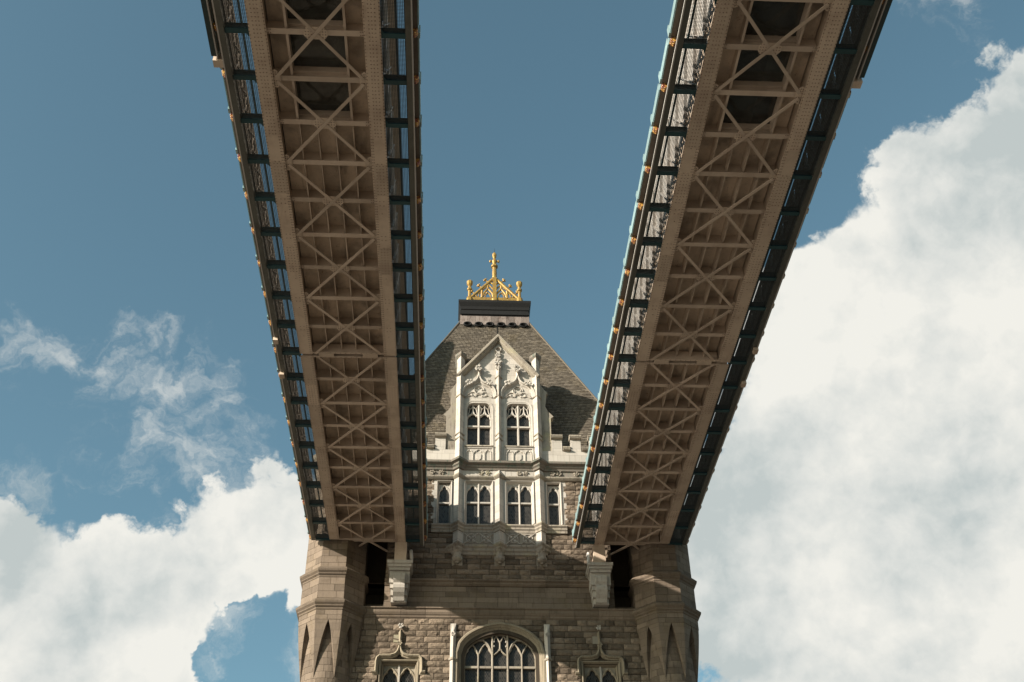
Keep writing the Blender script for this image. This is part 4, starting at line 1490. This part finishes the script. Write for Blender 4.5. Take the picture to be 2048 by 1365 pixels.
def rivet_rows(pts_nrm, r=0.030, h=0.030):
    """many small rivet heads (pyramids) in one mesh: list of (x, y, z, down?)"""
    n = len(pts_nrm)
    P = np.array(pts_nrm, dtype=float)
    base = np.array([(r, 0, 0), (r * .31, r * .95, 0), (-r * .81, r * .59, 0), (-r * .81, -r * .59, 0), (r * .31, -r * .95, 0), (0, 0, -h)])
    V = (P[:, None, :] + base[None]).reshape(-1, 3)
    tri = np.array([(0, 1, 5), (1, 2, 5), (2, 3, 5), (3, 4, 5), (4, 0, 5)])
    F = (np.arange(n)[:, None, None] * 6 + tri[None]).reshape(-1, 3)
    m = MB()
    m.v = [tuple(v) for v in V]
    m.f = [tuple(f) for f in F]
    return m


# ---- shared shapes (local: x across the walkway, y along, z above the chord's underside)
SH = {}
m = MB()
m.box(-1.74, 1.74, -0.115, 0.115, 0.12, 0.145)
m.box(-1.74, 1.74, -0.012, 0.012, 0.145, 0.695)
SH['cross_girder'] = m.mesh('cross_girder', 'brown2')
m = MB()
m.box(-0.010, 0.010, -DY / 2 + 0.02, DY / 2 - 0.02, 0.22, 0.698)
m.box(-0.010, 0.045, -DY / 2 + 0.02, DY / 2 - 0.02, 0.220, 0.234)
SH['stringer'] = m.mesh('stringer', 'brown')
cols = [-1.74, -1.02, -0.34, 0.34, 1.02, 1.74]
for i, (a, b) in enumerate(zip(cols[:-1], cols[1:])):
    m = MB()
    m.box(a + 0.004, b - 0.004, -DY / 2 + 0.005, DY / 2 - 0.005, 0.70, 0.72)
    for q in range(7):
        m.ball((random.uniform(a + .15, b - .15), random.uniform(-.85, .85), 0.698), 0.028, 5, 2, (1, 1, 0.8))
    SH['deck%d' % i] = m.mesh('deck_plate', 'deck')
m = MB()
m.box(-1.02, 1.02, -DY / 2 + 0.13, DY / 2 - 0.13, 0.71, 0.74)
SH['glass'] = m.mesh('floor_glass', 'floorglass')
m = MB()
m.box(-1.0, 1.0, -DY / 2 + 0.20, DY / 2 - 0.36, 0.75, 0.78)
SH['board'] = m.mesh('cover_board', 'deck')
m = MB()
m.box(-0.045, 0.045, -DY / 2 + 0.02, DY / 2 - 0.02, 0.20, 0.215)
m.box(-0.010, 0.010, -DY / 2 + 0.02, DY / 2 - 0.02, 0.21, 0.77)
SH['trimmer'] = m.mesh('trimmer', 'brown2')
m = MB()
m.box(-1.02, 1.02, -0.05, 0.05, 0.42, 0.70)
SH['sill_angle'] = m.mesh('floor_frame', 'brown2')


def diag(sx, z):
    m = MB()
    p, q = Vector((-1.66 * sx, DY, 0)), Vector((1.66 * sx, -DY, 0))
    d = (q - p).normalized()
    p, q = p + d * 0.12, q - d * 0.12
    m.bar(p + Vector((0, 0, z)), q + Vector((0, 0, z)), 0.128, 0.018)
    m.bar(p + Vector((0, 0, z + 0.055)), q + Vector((0, 0, z + 0.055)), 0.016, 0.09)
    return m


SH['diag_a'] = diag(1, 0.030).mesh('diagonal_brace', 'brown2')
m = diag(-1, 0.062)
SH['diag_b'] = m.mesh('diagonal_brace', 'brown2')
m = MB()
m.prism_xy([(0, -0.36), (0.10, -0.42), (0.24, -0.30), (0.28, -0.12), (0.28, 0.12), (0.24, 0.30), (0.10, 0.42), (0, 0.36)], 0.080, 0.096)
SH['gusset'] = m.mesh('gusset_plate', 'brown')
m = MB()
m.prism_xy([(-0.42, -0.10), (-0.30, -0.26), (0.30, -0.26), (0.42, -0.10), (0.42, 0.10), (0.30, 0.26), (-0.30, 0.26), (-0.42, 0.10)], 0.0735, 0.0855)
SH['centre'] = m.mesh('gusset_plate', 'brown')
# side gallery: bracket, wire mesh, ornament, plates, parapet panel (built for the +x side, mirrored by rotation)
m = MB()
m.box(2.26, 3.17, -0.10, 0.10, 0.06, 0.085)
m.box(2.26, 3.17, -0.010, 0.010, 0.085, 0.40)
m.box(2.26, 3.17, -0.09, 0.09, 0.40, 0.42)
m.prism_xy([(2.26, -0.11), (2.42, -0.11), (2.26, -0.34)], 0.061, 0.084)
SH['bracket'] = m.mesh('bracket', 'teal')
m = MB()
for i in range(15):
    x = 2.34 + 0.80 * i / 14
    m.box(x - 0.008, x + 0.008, -0.93, 0.93, 0.150, 0.160)
for i in range(34):
    y = -0.92 + 1.84 * i / 33
    m.box(2.30, 3.16, y - 0.008, y + 0.008, 0.139, 0.149)
SH['mesh'] = m.mesh('wire_mesh', 'steel')
m = MB()
m.prism_xz([(3.40, 0.20), (3.47, 0.16), (3.55, 0.20), (3.57, 0.30), (3.57, 0.41), (3.40, 0.41)], -0.11, 0.11)
for a in (-0.08, 0.0, 0.08):
    m.ball((3.56, a, 0.30), 0.055, 6, 4, (0.8, 1, 1.3), 0.1)
    m.ball((3.47, a, 0.175), 0.05, 6, 4, (1.2, 1, 0.8), 0.1)
SH['ornament'] = m.mesh('gilt_ornament', 'goldp')
m = MB()
m.box(3.605, 3.63, -0.95, 0.80, 0.43, 0.80)
m.box(3.605, 3.665, -0.95, -0.72, 0.40, 0.86)
SH['plate'] = m.mesh('fascia_plate', 'blue')
m = MB()
m.box(3.13, 3.17, -DY / 2 + 0.03, DY / 2 - 0.03, 0.42, 0.80)
m.box(3.10, 3.20, -DY / 2, DY / 2, 1.50, 1.60)
m.box(3.11, 3.19, -0.06, 0.06, 0.80, 1.50)
for s in (-1, 1):
    for a in (-1, 1):
        m.bar((3.15, s * 0.5 - 0.44, 1.15 - a * 0.35), (3.15, s * 0.5 + 0.44, 1.15 + a * 0.35), 0.05, 0.13, (1, 0, 0))
    qs = np.linspace(0, 2 * math.pi, 15)
    m.loft([[(3.12 + (0.06 if k in (1, 2) else 0), s * 0.5 + (0.28 + (0.06 if k > 1 else -0.06)) * math.cos(q), 1.15 + (0.24 + (0.06 if k > 1 else -0.06)) * math.sin(q)) for k in range(4)] for q in qs])
m.bar((3.15, -0.98, 0.8), (3.15, -0.98, 1.50), 0.06, 0.10, (1, 0, 0))
SH['parapet'] = m.mesh('parapet_panel', 'brown_shade')
m = MB()
m.box(2.235, 2.30, -0.10, 0.10, 0.76, 3.55)
SH['post'] = m.mesh('wall_post', 'wallpaint')
m = MB()
for a in (-1, 1):
    m.bar((2.29, -0.92, 2.15 - a * 1.35), (2.29, 0.92, 2.15 + a * 1.35), 0.05, 0.13, (1, 0, 0))
SH['lattice'] = m.mesh('wall_lattice', 'wallpaint')
m = MB()
m.box(3.22, 3.44, -0.17, 0.17, -0.16, 0.0)
SH['jbox'] = m.mesh('junction_box', 'brown')


def make_walkway(side, label):
    """side -1: left of the tower's axis, +1: right"""
    wk = thing('steel_walkway', label, 'walkway', (side * XC, 0, HZ), 'high-level walkways')
    inner = -side

    def P(name, key, x=0.0, y=0.0, flip=False, parent=wk):
        return place(name, SH[key], parent, (x, y, 0), (0, 0, math.pi) if flip else None)

    # lower chords: riveted box sections, cut at the expansion joint
    for s in (-1, 1):
        end = -0.15 if s == inner else -1.16
        for a, b in ((YJ + 0.06, end), (YEND, YJ - 0.10)):
            m = MB()
            m.box(min(s * 1.70, s * 2.31), max(s * 1.70, s * 2.31), a, b, 0.0, 0.028)
            m.box(min(s * 1.78, s * 2.23), max(s * 1.78, s * 2.23), a, b, 0.029, 0.80)
            m.box(min(s * 1.715, s * 1.78), max(s * 1.715, s * 1.78), a, b, 0.040, 0.055)
            ch = m.build('lower_chord', 'brown', wk)
            pts = []
            L = b - a
            for dx in (1.735, 1.80, 2.285):
                n = int(L / 0.15)
                pts += [(s * dx, a + (i + 0.5) * L / n, -0.001) for i in range(n)]
            # cover plates where the sections are spliced
            spl = [q for q in (-4.3, -10.6, -16.2, -26.2, -31.0) if a + 1 < q < b - 1]
            for q in spl:
                lo, hi = q - 0.85, q + 0.85
                MB().box(min(s * 1.76, s * 2.255), max(s * 1.76, s * 2.255), lo, hi, -0.017, -0.0005).build('cover_plate', 'brown', ch)
                for dx in (1.88, 2.01, 2.14):
                    pts += [(s * dx, lo + 0.08 + i * 0.17, -0.018) for i in range(10)]
            if a < -40:
                MB().box(min(s * 1.755, s * 2.26), max(s * 1.755, s * 2.26), YEND, -33.2, -0.022, -0.0005).build('cover_plate', 'brown', ch)
                for dx in (1.90, 2.01, 2.13):
                    n = int((-33.2 + 44) / 0.17)
                    pts += [(s * dx, -33.3 - i * 0.17, -0.023) for i in range(n)]
            for k in range(NB):
                if a < yk[k] < b:
                    for q in (-0.12, 0.12):
                        pts += [(s * 1.93, yk[k] + q, -0.0015), (s * 2.09, yk[k] + q, -0.0015)]
                    pts += [(s * (2.0 + random.uniform(-0.04, 0.04)), yk[k] + 0.55 + random.uniform(-.1, .1), -0.0015)] * 1
            rivet_rows(pts).build('rivets', 'rivet', ch, kind='stuff')
        # drain stubs / bolts under the chord
    rv = []
    for k in range(NB):
        y = yk[k]
        if k == 9:
            # the expansion joint: two edge beams with bearing blocks between
            for dy, nm in ((0.10, 'joint_beam'), (-0.20, 'joint_beam')):
                m = MB()
                m.box(-1.70, 1.70, y + dy - 0.03, y + dy + 0.07, 0.02, 0.055)
                m.box(-1.70, 1.70, y + dy - 0.01, y + dy + 0.03, 0.056, 0.55)
                m.build(nm, 'brown2', wk)
            for bx in (-1.05, 1.05):
                MB().box(bx - 0.36, bx + 0.36, y - 0.20, y + 0.08, -0.02, 0.018).build('bearing_block', 'brown', wk)
            MB().box(-1.70, 1.70, y - 0.14, y + 0.07, 0.40, 0.42).build('joint_plate', 'grime', wk)
            rv += [(x, y + dy, 0.018) for x in np.linspace(-1.6, 1.6, 14) for dy in (0.13, -0.19)]
        else:
            P('cross_girder', 'cross_girder', 0, y)
            rv += [(x, y + dy, 0.119) for x in (-1.66, -1.58, 1.58, 1.66) for dy in (-0.07, 0.07)]
        if k % 2 == 0:
            if k + 1 <= NB:
                P('diagonal_brace', 'diag_a', 0, y)
                P('diagonal_brace', 'diag_b', 0, y)
                P('gusset_plate', 'centre', 0, y)
                rv += [(c * s, y + d * q, 0.072) for c in (0.15, 0.25, 0.35) for s in (-1, 1) for d, q in ((0.06, 1), (0.06, -1), (0.18, 1), (0.18, -1))]
        elif k != 9:
            P('gusset_plate', 'gusset', -1.72, y)
            P('gusset_plate', 'gusset', 1.72, y, True)
            rv += [(s * x, y + d, 0.078) for s in (-1, 1) for x in (1.52, 1.60, 1.68) for d in (-0.3, -0.2, -0.1, 0.1, 0.2, 0.3)]
        ym = y - DY / 2
        if k < GK:
            for i in range(5):
                P('deck_plate', 'deck%d' % i, 0, ym)
            for x in cols[1:-1]:
                P('stringer', 'stringer', x, ym)
        else:
            P('deck_plate', 'deck0', 0, ym)
            P('deck_plate', 'deck4', 0, ym)
            P('floor_glass', 'glass', 0, ym)
            if side < 0 and k < GK + 2:
                P('cover_board', 'board', 0, ym)
            P('trimmer', 'trimmer', -1.03, ym)
            P('trimmer', 'trimmer', 1.03, ym)
            P('floor_frame', 'sill_angle', 0, ym - DY / 2 + 0.07)
            P('floor_frame', 'sill_angle', 0, ym + DY / 2 - 0.07)
        for fl in (False, True):
            P('bracket', 'bracket', 0, y, fl)
            P('wire_mesh', 'mesh', 0, ym, fl)
            P('gilt_ornament', 'ornament', 0, y, fl)
            P('fascia_plate', 'plate', 0, ym, fl)
            P('parapet_panel', 'parapet', 0, ym, fl)
            P('wall_post', 'post', 0, y, fl)
            P('wall_lattice', 'lattice', 0, ym, fl)
    rivet_rows(rv, 0.030).build('rivets', 'rivet', wk, kind='stuff')
    # end frame at the tower
    MB().box(-1.7, 1.7, -0.96 + 0.12, -0.55, 0.2, 0.6).build('end_girder', 'brown2', wk)
    ye = -0.45
    for s in (-1, 1):
        lo = lambda a, b: (min(s * a, s * b), max(s * a, s * b))
        e1 = ye if s == inner else -1.02
        MB().box(*lo(3.17, 3.37), YEND, e1, 0.0, 0.36).build('edge_beam', 'beam', wk)
        MB().box(*lo(3.372, 3.425), YEND, e1, 0.01, 0.075).build('edge_moulding', 'white', wk)
        MB().box(*lo(3.372, 3.575), YEND, e1, 0.415, 0.44).build('cornice_soffit', 'brown_shade', wk)
        m = MB()
        m.prism_xz([(s * 3.578, 0.40), (s * 3.602, 0.40), (s * 3.602, 0.56), (s * 3.60, 0.70), (s * 3.578, 0.70)], YEND, e1)
        m.build('fascia', 'blue', wk)
        MB().box(*lo(3.20, 3.576), YEND, e1, 0.60, 0.64).build('gallery_top', 'grime', wk)
        MB().box(*lo(2.10, 2.232), YEND, -0.3, 0.81, 4.15).build('side_wall', 'wallpaint', wk)
        MB().box(*lo(1.4, 2.52), YEND, -0.3, 4.16, 4.62).build('eave', 'brown', wk)
        MB().tube([(s * 2.78, YEND, 1.10), (s * 2.78, -1.1, 1.10)], 0.045, 6).build('service_pipe', 'teal', wk)
    MB().prism_xz([(-1.39, 4.2), (1.39, 4.2), (1.39, 4.55), (0, 5.0), (-1.39, 4.55)], YEND, -0.3).build('walkway_roof', 'grime', wk)
    MB().box(-1.72, 1.72, YEND, yk[NB] , 0.70, 0.75).build('floor_plate', 'deck', wk)
    m = MB()
    for k in range(GK, NB):
        m.bar((-1.9, yk[k], 3.5), (1.9, yk[k + 1], 3.5), 0.12, 0.12)
        m.bar((1.9, yk[k], 3.42), (-1.9, yk[k + 1], 3.42), 0.12, 0.12)
    m.build('ceiling_bracing', 'interior', wk)
    # post down to the stone corbel bracket
    MB().box(inner * 2.03 - 0.36, inner * 2.03 + 0.36, -0.95, -0.14, -1.27, -0.003).build('bearing_post', 'brown', wk)
    # cable trunking along the outer edge of the near half, with its end box
    o = side
    lo = lambda a, b: (min(o * a, o * b), max(o * a, o * b))
    m = MB()
    m.box(*lo(3.64, 3.83), YEND, -36.7, 0.16, 0.52)
    tr = m.build('cable_trunking', 'teal_d', wk)
    MB().box(*lo(3.59, 3.637), YEND, -36.55, 0.12, 0.34).build('trunking_lip', 'white', tr)
    MB().box(*lo(3.40, 3.79), -36.6, -36.28, 0.06, 0.50).build('end_box', 'brown2', tr)
    for yy in (-20.6, -17.9):
        place('junction_box', SH['jbox'], wk, (0, yy, 0), (0, 0, math.pi) if o < 0 else None)
    return wk


make_walkway(-1, 'riveted brown steel walkway at left, its visible edges mostly in shade')
make_walkway(1, 'riveted brown steel walkway at right with sunlit pale blue edge and gold ornaments')
